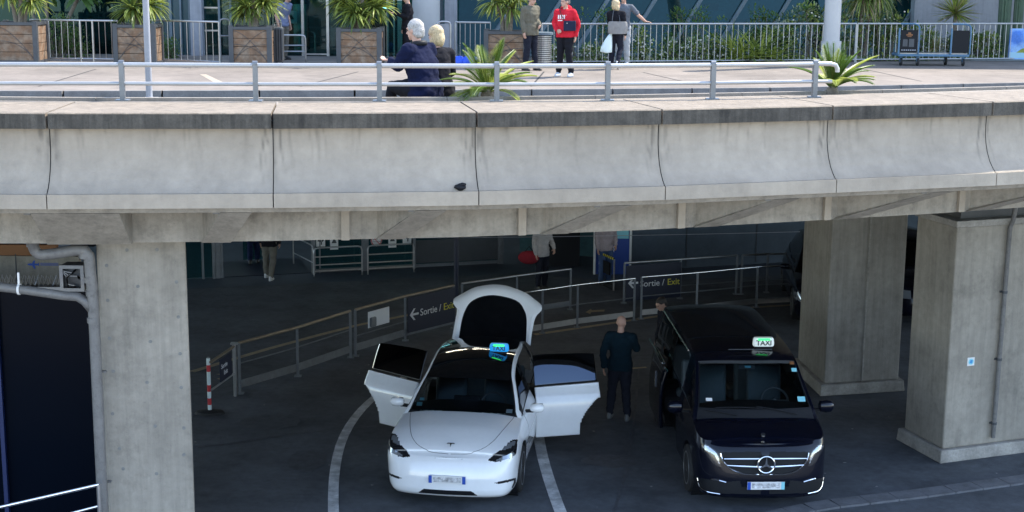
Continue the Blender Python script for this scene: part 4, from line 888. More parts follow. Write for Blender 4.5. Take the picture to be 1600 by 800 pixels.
def person(label, loc, rz, h, pose, top, bottom, shoe, hair, skin='skin', sleeve='long', bulk=1.0, hem=.84, skirtlen=None, group=None, vox=.011, collar=None, female=False, handc=.5):
    J = dict(BASE); J.update(pose); s = h/1.75; V = {k: (Vector(v)*s if isinstance(v, tuple) else v) for k, v in J.items()}
    th = thing('person', label, 'person', loc, rz, group); rt = ROOTM[th.name]
    def T(m): m.v = [tuple(rt @ Vector(v)) for v in m.v]; return m
    # objects built in local coordinates, so no transform is applied: remesh() keeps them local
    def torso(m, e, upto=5, lowcut=None):
        fw = .93 if female else 1
        secs = [sec(V['pelvis']+Vector((0, 0, -.06*s)), (.155+e)*s*bulk, (.105+e)*s*bulk, J['rz']), sec(V['pelvis']+Vector((0, 0, .03*s)), (.165+e)*s*bulk, (.115+e)*s*bulk, J['rz']), sec(V['waist'], (.138+e)*s*bulk*fw, (.10+e)*s*bulk, J['rz']),
                sec(V['chest'], (.165+e)*s*bulk*fw, (.118+e)*s*bulk, J['rz']), sec(V['chest'].lerp(V['sh'], .7), (.172+e)*s*fw, (.10+e)*s, J['rz']), sec(V['sh']+Vector((0, 0, .015*s)), (.12+e)*s*fw, (.072+e)*s, J['rz']), sec(V['neck'], (.06+e)*s, (.06+e)*s, J['rz'])]
        m.loft(secs)
    def arm(m, S_, e, end='wr'):
        a, b, c = V['sh'+S_], V['el'+S_], V['wr'+S_]
        if end == 'wr': tcap(m, [a, a.lerp(b, .5), b, b.lerp(c, .35), c.lerp(b, .04)], [(.056+e)*s*bulk, (.049+e)*s*bulk, (.042+e)*s, (.042+e)*s, (.029+e)*s])
        else: tcap(m, [a, a.lerp(b, .4), a.lerp(b, .72)], [(.058+e)*s, (.054+e)*s, (.056+e)*s])
        cb_ = V['chest'].lerp(V['sh'], .75); tcap(m, [cb_.lerp(a, .4), a], [(.07+e)*s, (.056+e)*s])
    def leg(m, S_, e, last=.0):
        a, b, c = V['hip'+S_], V['kn'+S_], V['an'+S_]
        tcap(m, [a, a.lerp(b, .5), b, b.lerp(c, .35), c.lerp(b, last)], [(.088+e)*s*bulk, (.073+e)*s*bulk, (.055+e)*s, (.055+e)*s, (.038+e)*s])
    # body
    m = MB(); torso(m, 0)
    hd = V['head']; lk = Vector(J['look']).normalized(); rt_ = lk.cross(Vector((0, 0, 1))).normalized(); up = rt_.cross(lk); HM = Matrix((-rt_, -lk, up)).transposed()
    m.tube([V['neck']-Vector((0, 0, .03*s)), V['neck'].lerp(hd, .5), hd], [.058*s, .053*s, .05*s], 12)
    E_ = lambda v, r: m.ell(hd+HM @ (Vector(v)*s), [q*s for q in r], 16, 12, HM)
    E_((0, .008, .025), (.074, .094, .092)); E_((0, -.022, -.04), (.056, .066, .072)); E_((0, -.065, -.085), (.028, .024, .022))
    m.tube([hd+HM @ (Vector((0, -.088, .015))*s), hd+HM @ (Vector((0, -.112, -.025))*s), hd+HM @ (Vector((0, -.09, -.034))*s)], [.009*s, .014*s, .012*s], 8)
    E_((.077, .01, -.005), (.012, .022, .033)); E_((-.077, .01, -.005), (.012, .022, .033)); E_((0, -.085, -.058), (.024, .012, .009)); E_((0, -.08, .035), (.052, .018, .012))
    for S_, sd in (('R', -1), ('L', 1)):
        arm(m, S_, 0); leg(m, S_, 0); hand(m, V['wr'+S_], J['hd'+S_], J['pl'+S_], s, handc, sd)
        f = Vector(J['ft'+S_]).normalized(); an = V['an'+S_]; tcap(m, [an, an+f*.05*s-Vector((0, 0, .045*s)), an+f*.16*s-Vector((0, 0, .062*s))], [.036*s, .035*s, .025*s])
    remesh(m, 'body', M[skin], th, min(vox, .011), smooth_it=1)
    # eyes
    for sx in (-1, 1):
        m = MB(); m.ell(hd+HM @ (Vector((sx*.03, -.083, .012))*s), (.011*s, .011*s, .009*s), 8, 6); obj('eye', m, M['eye'], th, local=True, smooth='all')
    # hair
    if hair:
        hm, style = hair; m = MB(); E2 = lambda v, r: m.ell(hd+HM @ (Vector(v)*s), [q*s for q in r], 18, 14, HM)
        if style == 'short': E2((0, .018, .042), (.081, .097, .088)); E2((0, .045, .0), (.076, .07, .07))
        if style == 'thick': E2((0, .024, .045), (.09, .104, .095)); E2((0, .05, .0), (.086, .078, .085)); E2((.03, .07, -.05), (.05, .04, .05)); E2((-.03, .07, -.05), (.05, .04, .05))
        if style == 'bob': E2((0, .03, .045), (.098, .11, .098)); E2((0, .06, -.03), (.1, .085, .12)); E2((.06, .03, -.08), (.05, .06, .08)); E2((-.06, .03, -.08), (.05, .06, .08))
        remesh(m, 'hair', M[hm], th, .011, wr=.008, smooth_it=2)
    # clothes
    tm, bm_ = top, bottom
    m = MB(); e = .016
    leg(m, 'R', e+.006, .02); leg(m, 'L', e+.006, .02); m.loft([sec(V['pelvis']+Vector((0, 0, -.08*s)), .165*s*bulk, .118*s*bulk, J['rz']), sec(V['pelvis']+Vector((0, 0, .03*s)), .178*s*bulk, .128*s*bulk, J['rz']), sec(V['waist']-Vector((0, 0, .03*s)), .152*s*bulk, .116*s*bulk, J['rz'])])
    remesh(m, 'trousers', bm_, th, vox+.002, wr=.012)
    m = MB(); ez = .024 if sleeve == 'long' else .014; torso(m, ez)
    for S_ in 'RL': arm(m, S_, ez*.8, 'wr' if sleeve == 'long' else 'short')
    if hem < .9:
        m.loft([sec(V['pelvis']+Vector((0, 0, (hem-.94)*s)), (.175+ez)*s*bulk, (.125+ez)*s*bulk, J['rz']), sec(V['pelvis']+Vector((0, 0, .05*s)), (.165+ez)*s*bulk, (.115+ez)*s*bulk, J['rz']), sec(V['waist'], (.14+ez)*s*bulk, (.103+ez)*s*bulk, J['rz'])])
    remesh(m, 'top_garment', tm, th, vox+.002, wr=.013)
    if collar:
        m = MB(); ring = [V['neck']+Vector((math.cos(a)*.085, math.sin(a)*.085+.005, .0+math.sin(a)*.015))*1.0 for a in [2*math.pi*k/18 for k in range(19)]]; m.tube(ring, .034*s, 8); obj('scarf', m, M['black'], th, local=True, smooth='all')
    for S_ in 'RL':
        m = MB(); f = Vector(J['ft'+S_]).normalized(); an = V['an'+S_]; sdv = f.cross(Vector((0, 0, 1))); fl = Vector((0, 0, 1)); z0 = an.z-.088*s
        m.loft([[Vector((an.x, an.y, z0+zz*s))+f*(cx+math.cos(a)*lx)*s+sdv*math.sin(a)*wx*s for a in [2*math.pi*k/14 for k in range(14)]] for zz, cx, lx, wx in ((0, .05, .14, .048), (.03, .05, .145, .052), (.055, .04, .12, .047), (.085, .0, .07, .043), (.11, -.01, .05, .04))])
        so_ = obj('shoe', m, shoe, th, local=True, smooth='all')
    return th
C_navy = cloth('navy jacket cloth', (.006, .009, .032)); C_black = cloth('black cloth', (.012, .012, .016)); C_dk = cloth('dark trouser cloth', (.016, .018, .028)); C_olive = cloth('olive coat cloth', (.13, .12, .09)); C_red = cloth('red hoodie cloth', (.55, .02, .035)); C_grey = cloth('grey tee cloth', (.12, .13, .15))
C_lg = cloth('light grey trouser cloth', (.35, .36, .37)); C_white = cloth('white shirt cloth', (.38, .36, .36)); C_blue = cloth('grey blue shirt cloth', (.16, .19, .30)); C_tealj = cloth('dark teal jacket', (.006, .018, .028)); C_jean = cloth('blue jeans', (.06, .10, .20)); C_khaki = cloth('khaki trousers', (.15, .14, .12)); C_bl2 = cloth('dark blue trousers', (.02, .03, .08))
C_pink = cloth('pale pink shirt', (.34, .29, .31))
S_blk = pbr('black shoe', (.015, .015, .015), .5); S_tr = pbr('pale trainer', (.4, .42, .45), .6); S_sole = pbr('dark trainer', (.10, .11, .12), .6); S_wh = pbr('white soled shoe', (.55, .55, .55), .6)
# seated couple on the planter strip
def seatpose(**k):
    d = dict(pelvis=(0, 0, .08), waist=(0, -.03, .22), chest=(0, -.08, .42), sh=(0, -.11, .57), neck=(0, -.12, .62), head=(0, -.17, .775), shR=(.19, -.10, .55), elR=(.22, -.13, .28), wrR=(.14, -.36, .2), shL=(-.19, -.10, .55), elL=(-.23, -.13, .28), wrL=(-.14, -.36, .2),
             hipR=(.1, 0, .08), knR=(.14, -.42, .1), anR=(.13, -.44, -.33), hipL=(-.1, 0, .08), knL=(-.14, -.42, .1), anL=(-.13, -.44, -.33), hdR=(0, -1, 0), hdL=(0, -1, 0), plR=(0, 0, -1), plL=(0, 0, -1)); d.update(k); return d
p = SP(664, 152)
person('seated man seen from behind in navy jacket with silver hair and black scarf', (p.x, p.y+.1, zs+.0), R(-128), 1.82, seatpose(look=(.15, -1, -.12), elR=(.27, -.22, .34), wrR=(.16, -.42, .42), wrL=(-.12, -.38, .14), plR=(0, .2, 1)), C_navy, C_black, S_blk, ('hair_g', 'thick'), bulk=1.26, hem=.86, vox=.009, handc=.7, collar=1)
p = SP(688, 152)
person('seated blonde woman in black jacket close behind the silver-haired man', (p.x-.01, p.y+.32, zs+.0), R(-150), 1.66, seatpose(look=(.3, -1, -.1)), C_black, C_black, S_blk, ('hair_b', 'bob'), female=True, vox=.009)
# standing people on the walkway
p = at(637, 101, ZW)
person('bearded man in black suit standing at the glass doors looking at his phone', tuple(p), R(-75), 1.76, dict(look=(0, -1, -.35), elR=(.22, -.05, 1.15), wrR=(.05, -.32, 1.24), hdR=(-.4, -.8, .1), plR=(0, 0, 1)), C_black, C_black, S_blk, ('hair_d', 'short'), collar=None)
p = at(828, 110, ZW)
person('man in open olive coat and dark jeans holding a phone, beside the ribbed bin', tuple(p), R(40), 1.78, dict(look=(.2, -1, -.3), head=(0, -.05, 1.61), elR=(.24, .06, 1.14), wrR=(.12, -.2, 1.02), hdR=(-.6, -.6, -.2), anR=(.14, -.05, .09), anL=(-.14, .03, .09)), C_olive, C_dk, S_blk, ('hair_s', 'short'), hem=.8, bulk=1.05)
p = at(882, 120, ZW)
redman = person('man in red hooded sweatshirt and black trousers with a small dark crossbody bag', tuple(p), R(-25), 1.76, dict(look=(-.7, -1, 0), elR=(.27, .08, 1.14), wrR=(.24, .02, .9), elL=(-.25, -.02, 1.15), wrL=(-.12, -.16, 1.0), hdL=(.6, -.6, 0), anR=(.15, .02, .09), anL=(-.15, .02, .09)), C_red, C_black, S_tr, ('hair_s', 'short'), hem=.86, bulk=1.05)
# front print, crossbody bag
c = p+Vector((-.03, -.17, 1.2)); th = thing('crossbody_bag', 'small dark crossbody bag worn over the red hoodie', 'bag', tuple(c)); m = MB(); m.box(c+Vector((.12, -.03, -.08)), (.27, .07, .22), R(-8)); obj('pouch', m, cloth('bag fabric', (.02, .025, .05)), th, bevel=.02)
m = MB(); m.tube(catmull([c+Vector((.0, -.02, .02)), c+Vector((-.06, .0, .15)), c+Vector((-.1, .1, .27)), c+Vector((-.05, .2, .3))], .05), .009, 6); obj('strap', m, M['black'], th)
m = MB(); m.box(c+Vector((.06, -.07, -.02)), (.02, .006, .02)); obj('stud', m, M['steel'], th)
hood = MB(); hood.ell(p+Vector((.02, .09, 1.49)), (.13, .09, .08), 14, 10); obj('hood', hood, C_red, redman, smooth='all')
m = MB()
for k in range(5): m.box(p+Vector((-.155+k*.042, -.165+.012*abs(k-2), 1.31)), (.026, .01, .085), R(-20))
m.box(p+Vector((-.12, -.17, 1.235)), (.1, .01, .02), R(-20)); obj('chest_print', m, M['signw'], redman)
p = at(961, 108, ZW)
person('blonde woman in black top and dark trousers with one foot lifted', tuple(p), R(155), 1.64, dict(look=(-.6, -1, .1), knL=(-.1, -.1, .52), anL=(-.12, .16, .16), ftL=(0, -.7, -.7), elR=(.22, -.1, 1.16), wrR=(.15, -.22, 1.33), hdR=(-.3, -.3, 1)), C_black, C_dk, S_wh, ('hair_b', 'bob'), female=True, sleeve='long', hem=.95)
c = p+Vector((0.03, -.14, .96)); th = thing('shoulder_bag', 'large grey leather shoulder bag carried by the blonde woman', 'bag', tuple(c)); m = MB(); m.loft([[c+Vector((math.cos(a)*w_, math.sin(a)*.075-.02, z)) for a in [2*math.pi*k/16 for k in range(16)]] for z, w_ in ((-.12, .2), (-.1, .225), (.05, .235), (.14, .225), (.17, .2))]); obj('body', m, cloth('grey bag leather', (.25, .24, .23)), th, smooth=True)
m = MB(); m.tube(catmull([c+Vector((-.14, -.06, .15)), c+Vector((-.1, .02, .42)), c+Vector((-.02, .1, .46)), c+Vector((.03, .0, .3)), c+Vector((.05, -.06, .15))], .05), .009, 6); obj('strap', m, M['dark'], th)
c = p+Vector((-.2, -.1, .58)); th = thing('carrier_bag', 'white carrier bag hanging at the left of the blonde woman', 'bag', tuple(c)); m = MB(); m.loft([[c+Vector((math.cos(a)*w_+dx, math.sin(a)*.06, z)) for a in [2*math.pi*k/14 for k in range(14)]] for z, w_, dx in ((-.19, .06, -.02), (-.17, .13, -.03), (-.05, .14, -.02), (.12, .09, .02), (.3, .02, .08))]); m.v = [tuple(Vector(v)+noise.noise_vector(Vector(v)*8)*.02) for v in m.v]; obj('body', m, M['white'], th, smooth='all')
m = MB(); m.tube([c+Vector((.08, 0, .28)), c+Vector((.1, .02, .4))], .006, 5); obj('handle', m, M['white'], th)
p = at(973, 104, ZW)
person('man in grey T-shirt behind the blonde woman, hand resting on the railing', (p.x, f0.y-.3, ZW), R(-12), 1.8, dict(look=(-.1, -1, -.1), shR=(.185, 0, 1.40), elR=(.36, .02, 1.2), wrR=(.52, .1, 1.06), hdR=(1, .15, -.1), plR=(0, 0, -1)), C_grey, C_lg, S_tr, ('hair_s', 'short'), sleeve='short')
p = at(436, 96, ZW)
person('man in grey-blue shirt leaning behind the third planter beside the suitcase', (p.x, p.y+.7, ZW), R(60), 1.74, dict(head=(0, -.22, 1.6), neck=(0, -.14, 1.46), sh=(0, -.1, 1.4), chest=(0, -.07, 1.27), shR=(.185, -.1, 1.38), shL=(-.185, -.1, 1.38), look=(0, -1, -.4)), C_blue, C_khaki, S_blk, ('hair_d', 'short'), sleeve='short')
# ---------------------------------------------------------------- lower level people
p = G(967, 655)
person('bald man in dark jacket standing beside the black van, seen from behind', tuple(p), R(165), 1.79, dict(anR=(.16, -.02, .09), knR=(.13, -.03, .5), anL=(-.14, .02, .09), elL=(-.25, -.1, 1.18), wrL=(-.2, -.34, 1.18), hdL=(0, -1, .1), look=(-.3, -1, -.1), elR=(.27, .08, 1.14), wrR=(.26, .05, .88)), C_tealj, C_dk, S_sole, None, hem=.84, bulk=1.06)
p = at(1042, 480, 1.55); 
person('dark-haired man looking down behind the rear corner of the black van', (p.x, p.y+.1, 0), R(-70), 1.74, dict(head=(0, -.1, 1.6), look=(0, -1, -.55)), C_dk, C_dk, S_blk, ('hair_d', 'short'))
# facade of the lower level
LA = G(290, 437); LB = G(782, 412); ld = (LB-LA).normalized(); lang = math.atan2(ld.y, ld.x); ln = Vector((ld.y, -ld.x, 0))
def FL(px, py=None, off=0, z=None):
    """point on the lower facade plane"""
    d = ray(px, py if py is not None else 400); o = Vector((0, 0, CAM_H)); p0 = LA+ln*off; return o+d*((p0-o).dot(ln)/d.dot(ln))
lf = thing('arrivals_front', 'dark glazed arrivals front on the lower level with steel door frames', 'building', tuple(LA))
HL = 3.6
def fslab(a, b, z0, z1, off, th_, mat, name='glass_pane'):
    A = FL(a, off=off); B = FL(b, off=off); m = MB(); m.add(*slab(A.x, A.y, B.x, B.y, z0, z1, th_)); return obj(name, m, mat, lf)
for a, b in ((288, 334), (488, 566), (572, 648), (648, 713), (713, 782)): fslab(a, b, .03, HL, 0, .02, M['fglass'])
for a, b in ((380, 398),): fslab(a, 420, .1, HL, -1.6, .02, M['fglass'])
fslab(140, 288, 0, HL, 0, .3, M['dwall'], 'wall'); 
for px, wd in ((334, .07), (341, .12), (347, .05), (490, .1), (569, .12), (574, .06), (647, .08), (781, .1), (784, .05), (317, .05), (500, .03)):
    a = FL(px); m = MB(); m.box((a.x, a.y-.03, HL/2), (wd, .08, HL), lang); obj('door_post', m, M['steeld'], lf)
fslab(488, 784, .02, .1, .03, .08, M['steeld'], 'sill'); fslab(648, 784, .12, .7, .01, .03, M['dark'], 'dark_kick_panel')
m = MB(); a = FL(150, off=-6); b = FL(830, off=-6); m.add(*slab(a.x, a.y, b.x, b.y, 0, HL, .1)); obj('back_wall', m, M['intwall'], lf)
mt = thing('door_mat', 'wide dark entrance mat inside the arrivals doorway', 'mat', tuple(FL(400)+Vector((0, .6, 0)))); A = FL(345, off=.0); B = FL(487, off=0); m = MB(); m.add(*slab(A.x, A.y-.0, B.x, B.y, .008, .022, 1.9)); obj('mat', m, M['navy'], mt)
M['hall'] = pbr('unseen hall fill light', (1, 1, 1), .5, emit=(.75, .92, 1), estr=3.5)  # unseen hall lights, strengthened to brighten the dark area under the deck
for (x, yy) in ((400, 3), (600, 4), (330, 5), (500, 2), (700, 3)): 
    a = FL(x, off=-yy); m = MB(); m.box((a.x, a.y, 3.5), (1.2, .1, .05)); obj('unseen_hall_light', m, M['hall'], lf)
# notices
def notice(px, py, wd, hd, kind, label):
    c = FL(px, py, .06); th = thing('door_notice', label, 'notice', tuple(c)); mx = frame_m(c, ld, off=0)
    m = MB(); 
    if kind == 'round': m.cyl(c, c+ln*.006, wd/2, n=24)
    else: m.box(c, (wd, .008, hd), lang)
    obj('sheet', m, M['signw'], th); m = MB(); q = lambda u, v: c+ld*u+Vector((0, 0, v))+ln*.009
    if kind == 'tri': m.prism([q(-wd*.32, -.03), q(wd*.32, -.03), q(0, .12)], ln*.002); m.prism([q(-wd*.3, -hd*.36), q(wd*.3, -hd*.36), q(wd*.3, -hd*.28), q(-wd*.3, -hd*.28)], ln*.002)
    if kind == 'cam': m.prism([q(-wd*.35, -.01), q(wd*.05, -.04), q(wd*.05, .04), q(-wd*.3, .045)], ln*.002); m.prism([q(wd*.08, -.05), q(wd*.35, 0), q(wd*.3, .08), q(wd*.1, .06)], ln*.002); m.prism([q(0, -.1), q(.03, -.1), q(.03, -.03), q(0, -.03)], ln*.003)
    if kind == 'round':
        m.beam(q(-.1, -.02), q(.12, -.02), .004, .035, ln); m.tube([q(.02, .02), q(.07, .06), q(.02, .1)], .007, 5); m.tube([q(-.08, .02), q(-.03, .07), q(-.06, .12)], .008, 5)
        m2 = MB(); m2.tube([q(math.cos(a)*wd*.44, math.sin(a)*wd*.44) for a in [2*math.pi*k/20 for k in range(21)]], .011, 5); m2.tube([q(-.12, .13), q(.12, -.13)], .009, 5); obj('red_ring', m2, M['red'], th)
    obj('pictogram', m, M['dark'], th); return th
notice(501, 376, .22, .3, 'cam', 'square white camera notice at the left of the arrivals glazing'); notice(522, 378, .2, .38, 'tri', 'tall white triangle notice on the left arrivals pane')
notice(588, 376, .28, .28, 'round', 'round white no-smoking notice on the arrivals glazing'); notice(613, 375, .2, .38, 'tri', 'tall white triangle notice right of the no-smoking sign'); notice(636, 371, .22, .3, 'cam', 'square white camera notice at the right of the arrivals glazing')
hoop('steel hoop barrier below the left pair of door notices', FL(491, 430, .5).xy.to_3d(), FL(566, 426, .5).xy.to_3d(), .72, (.15, .3, .5), r=.02)
hoop('steel hoop barrier below the no-smoking sign', FL(575, 427, .5).xy.to_3d(), FL(647, 421, .5).xy.to_3d(), .72, (.15, .3, .5), r=.02)
hoop('steel hoop barrier at the far side of the entrance mat', FL(459, 420, -1.2).xy.to_3d(), FL(490, 425, .2).xy.to_3d(), .72, (.3,), r=.018)
# people at the doors
p = G(388, 424); person('person in dark blue trousers stepping into the arrivals doorway', (p.x, p.y+.9, 0), R(185), 1.76, dict(anR=(.1, .12, .12), anL=(-.06, -.15, .09), knL=(-.06, -.1, .5)), C_navy, C_bl2, S_blk, ('hair_d', 'short'), vox=.013)
p = G(422, 436); person('person in khaki trousers and dark jacket in front of the entrance mat', tuple(p), R(170), 1.76, dict(anR=(.13, -.1, .1), anL=(-.08, .18, .09), knL=(-.1, .02, .5)), C_black, C_khaki, S_wh, ('hair_d', 'short'), vox=.013, hem=.8)
p = G(846, 452); person('person in white shirt and dark trousers holding a red bag, by the dark desk', (p.x, p.y, 0), R(40), 1.74, dict(elR=(.25, -.05, 1.14), wrR=(.2, -.2, 1.0)), C_white, C_dk, S_blk, ('hair_d', 'short'), vox=.013, hem=.8)
c = Vector((p.x-.3, p.y-.1, .78)); th = thing('red_bag', 'dark red holdall held by the person in white beside the desk', 'bag', tuple(c)); m = MB(); m.ell(c, (.26, .14, .16), 16, 10); obj('body', m, cloth('dark red bag', (.22, .02, .03)), th, smooth=True); m = MB(); m.tube([c+Vector((-.1, 0, .13)), c+Vector((0, 0, .26)), c+Vector((.1, 0, .13))], .01, 6); obj('handle', m, M['black'], th)
p = G(945, 444); person('person in pale shirt and blue jeans in front of the blue and white panel', (p.x, p.y, 0), R(25), 1.76, dict(elR=(.25, .0, 1.14), wrR=(.16, -.2, .98)), C_pink, C_jean, S_blk, ('hair_d', 'short'), vox=.013, hem=.82)
# blue panel behind
Yp = p.y+1.2; a = aty(930, 430, Yp); b = aty(984, 345, Yp); th = thing('blue_display', 'tall blue and pale information panel with white edge behind the person in jeans', 'panel', (a.x, Yp, 0))
m = MB(); m.box(((a.x+b.x)/2, Yp, 1.1), (b.x-a.x, .12, 2.2)); obj('panel', m, M['blue'], th)
zc_ = aty(950, 375, Yp).z; m = MB(); m.box(((a.x+b.x)/2, Yp-.062, zc_+.45), (b.x-a.x-.04, .006, .8)); obj('pale_header', m, M['sticker'], th)
m = MB(); m.box((b.x+.03, Yp-.03, 1.1), (.05, .16, 2.2)); m.box((a.x-.03, Yp-.03, 1.1), (.05, .16, 2.2)); obj('edge', m, M['signw'], th)
m = MB(); q = aty(957, 389, Yp-.07); 
for k in range(6): m.beam(q, q+Vector((math.cos(k*math.pi/3)*.09, 0, math.sin(k*math.pi/3)*.09)), .01, .015, (0, 1, 0))
obj('emblem', m, M['signw'], th)
# barrier with hazard stripe near it
a = G(935, 440); b = G(962, 456); th = thing('folding_barrier', 'low barrier with black and yellow hazard strip in front of the blue panel', 'barrier', tuple(a))
a3 = at(937, 395, .75); b3 = at(960, 405, .75)
m = MB()
for k in range(8):
    u0 = a3.lerp(b3, k/8); u1 = a3.lerp(b3, (k+.5)/8); m.beam(u0, u1, .02, .05)
obj('hazard_stripe', m, M['yellow'], th); m = MB(); m.beam(a3-Vector((0, 0, .0)), b3, .018, .045); m.beam(Vector((a3.x, a3.y, .02)), Vector((b3.x, b3.y, .02)), .03, .03); m.box((a3+b3)/2-Vector((0, 0, .28)), (.35, .03, .3), math.atan2((b3-a3).y, (b3-a3).x)); obj('panel', m, M['black'], th)
for q in (a3, b3): m = MB(); m.cyl((q.x, q.y, 0), q, .02); obj('leg', m, M['steel'], th)
# desk, grey wall, pole
d0 = aty(860, 440, 36.5); th = thing('information_desk', 'dark desk with pale screen above, right of the person in white', 'desk', (d0.x, 36.6, 0))
a = aty(842, 430, 36.6); b = aty(905, 430, 36.6); m = MB(); m.box(((a.x+b.x)/2, 36.9, .5), (b.x-a.x, .8, 1.0)); m.box(((a.x+b.x)/2, 36.8, 1.03), (b.x-a.x+.15, 1, .05)); obj('counter', m, M['black'], th)
m = MB(); m.box(((a.x+b.x)/2-.1, 37.6, 1.6), (1.0, .06, .9)); obj('screen_panel', m, M['wallg'], th)
th = thing('concrete_wall', 'dim grey concrete wall at the back right of the lower level', 'wall', (8, 36.5, 0)); a = aty(988, 400, 36); b = aty(1430, 400, 38.5)
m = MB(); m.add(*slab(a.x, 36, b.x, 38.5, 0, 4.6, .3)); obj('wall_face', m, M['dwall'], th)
for f in (.18, .42, .66): q = Vector((a.x+(b.x-a.x)*f, 36+2.5*f, 0)); m = MB(); m.box((q.x, q.y-.004, 2.3), (.02, .012, 4.5), .2); obj('formwork_joint', m, M['dark'], th)
m = MB(); m.add(*slab(a.x-2.8, 38.5, a.x-.1, 37.5, 0, 4.6, .2)); obj('dark_return', m, M['intwall'], th)
for (px, l_, Y) in ((713, 'slim dark post standing on the lower forecourt behind the raised tailgate', 32.3),):
    q = aty(px, 440, Y); th = thing('dark_post', l_, 'post', (q.x, Y, 0)); m = MB(); m.cyl((q.x, Y, 0), (q.x, Y, 4.6), .055); obj('shaft', m, M['navy'], th); m = MB(); m.cyl((q.x, Y, 0), (q.x, Y, .05), .1); obj('foot', m, M['navy'], th)
# beyond the right: dark backdrop wall with far windows
th = thing('far_building', 'dark building front with small lit panes glimpsed between the two right pillars', 'building', (16, 44, 0))
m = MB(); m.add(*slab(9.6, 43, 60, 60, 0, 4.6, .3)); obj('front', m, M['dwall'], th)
for (x, y, w_, h_) in ((1424, 412, .25, .5), (1432, 416, .2, .4), (1424, 441, .45, .07), (1434, 441, .2, .06)):
    q = aty(x, y, 42.6); m = MB(); m.box(q, (w_, .05, h_)); obj('lit_pane', m, pbr('dim lit pane', (.3, .4, .5), .4, emit=(.5, .75, 1), estr=.25) if 'dim lit pane' not in bpy.data.materials else bpy.data.materials['dim lit pane'], th)

# ---------------------------------------------------------------- lower railings
def rail(label, tops, h, mids=(), kick=None, matr='steeld', top='railbr', postx=None, r=.028, signs=None, kickm='steel'):
    T = [at(x, y, h) for x, y in tops]; th = thing('pavement_railing', label, 'railing', (T[0].x, T[0].y, 0))
    m = MB(); m.tube(T, r, 10); obj('top_rail', m, M[top], th, smooth=True)
    for z in mids: m = MB(); m.tube([Vector((p.x, p.y, z)) for p in T], .012, 6); obj('middle_rail', m, M[matr], th)
    if kick:
        m = MB()
        for p, q in zip(T, T[1:]): m.add(*slab(p.x, p.y, q.x, q.y, kick[0], kick[1], .012))
        obj('kick_plate', m, M[kickm], th)
    for i, p in enumerate(T):
        for dx in ((0,) if i not in (0, len(T)-1) else (0,)):
            m = MB(); m.box((p.x+dx, p.y, h/2), (.045, .045, h)); m.box((p.x+dx, p.y, .008), (.13, .13, .016)); obj('post', m, M[matr], th)
    return th, T
HB = .92
r1, T1 = rail('railing left of the white board, bronze handrail and low kick plate', [(373, 536), (464, 512), (547, 486)], HB, (.55,), (.1, .24), kickm='steeld')
r2, T2 = rail('railing carrying the white board and first exit sign, ending behind the white taxi', [(555, 484), (633, 463), (709, 446)], HB, (.4,), (.1, .24), kickm='steeld')
r3, T3 = rail('bright railing to the right of the raised tailgate', [(760, 466), (848, 453), (903, 445), (992, 435)], HB, (.5,), (.08, .2), top='chrome', r=.022)
r4, T4 = rail('bright railing behind the black van crossing in front of the second exit sign', [(1003, 433), (1090, 426), (1184, 417), (1250, 414)], HB, (.5,), (.08, .2), top='chrome', r=.022)
r5, T5 = rail('rear sloping railing above and right of the raised tailgate', [(722, 443), (808, 431), (892, 420)], HB, (), (.08, .2), top='steel', r=.022, kickm='steeld')
r6, T6 = rail('rearmost railing in front of the grey wall carrying the second exit sign', [(976, 411), (1064, 405), (1152, 399)], HB, (.3,), None, top='steel', r=.024)
r7, T7 = rail('rearmost railing continuing right to the rear pillar', [(1160, 399), (1200, 397), (1255, 396)], HB, (.3,), None, top='steel', r=.024)
def signboard(label, A, B, z0, z1, words, arrow=True, off=.03, fs=.2):
    A = Vector(A); B = Vector(B); d = (B-A).normalized(); n = d.cross(Vector((0, 0, 1))); A = A+n*off; B = B+n*off
    th = thing('exit_sign', label, 'sign', ((A.x+B.x)/2, (A.y+B.y)/2, z0)); m = MB(); c = (A+B)/2; c.z = (z0+z1)/2; m.box(c, ((B-A).length, .015, z1-z0), math.atan2(d.y, d.x)); bd = obj('board', m, M['navy'], th)
    L_ = (B-A).length; H_ = z1-z0
    for s_, mat, u, v, sz in words:
        mx = frame_m(c+d*(u*L_)+Vector((0, 0, v*H_)), d, off=.0095); text('lettering', s_, sz, M[mat], bd, mx, 'LEFT')
    if arrow:
        q = lambda u, v: c+d*(-.37*L_+u)+Vector((0, 0, v))+n*.009
        m = MB(); w_ = .022; m.prism([q(-.13, 0), q(-.02, .12), q(.03, .12), q(-.05, .022), q(.12, .022), q(.12, -.022), q(-.05, -.022), q(.03, -.12), q(-.02, -.12)], n*.003); obj('arrow', m, M['signw'], bd)
    return th
p2 = [Vector((p.x, p.y, 0)) for p in T2]; A = p2[1].lerp(p2[2], .03); B = p2[2]
signboard('navy exit sign with white arrow reading Sortie / Exit beside the raised tailgate', A, B, .16, .88, [('Sortie /', 'signw', -.25, .0, .205), ('Exit', 'yellow', .245, .0, .205)])
p6 = [Vector((p.x, p.y, 0)) for p in T6]
signboard('second navy Sortie / Exit sign half hidden behind the bright railing', p6[0].lerp(p6[1], .02), p6[1], .05, .86, [('Sortie /', 'signw', -.25, -.05, .205), ('Exit', 'yellow', .245, -.05, .205)])
A = p2[0]; B = p2[1]; th = thing('white_board', 'blank white board tied to the railing with a grey box on its lower left', 'board', tuple(A)); d = (B-A).normalized(); n = d.cross(Vector((0, 0, 1))); c = A.lerp(B, .42)+n*.05+Vector((0, 0, .66))
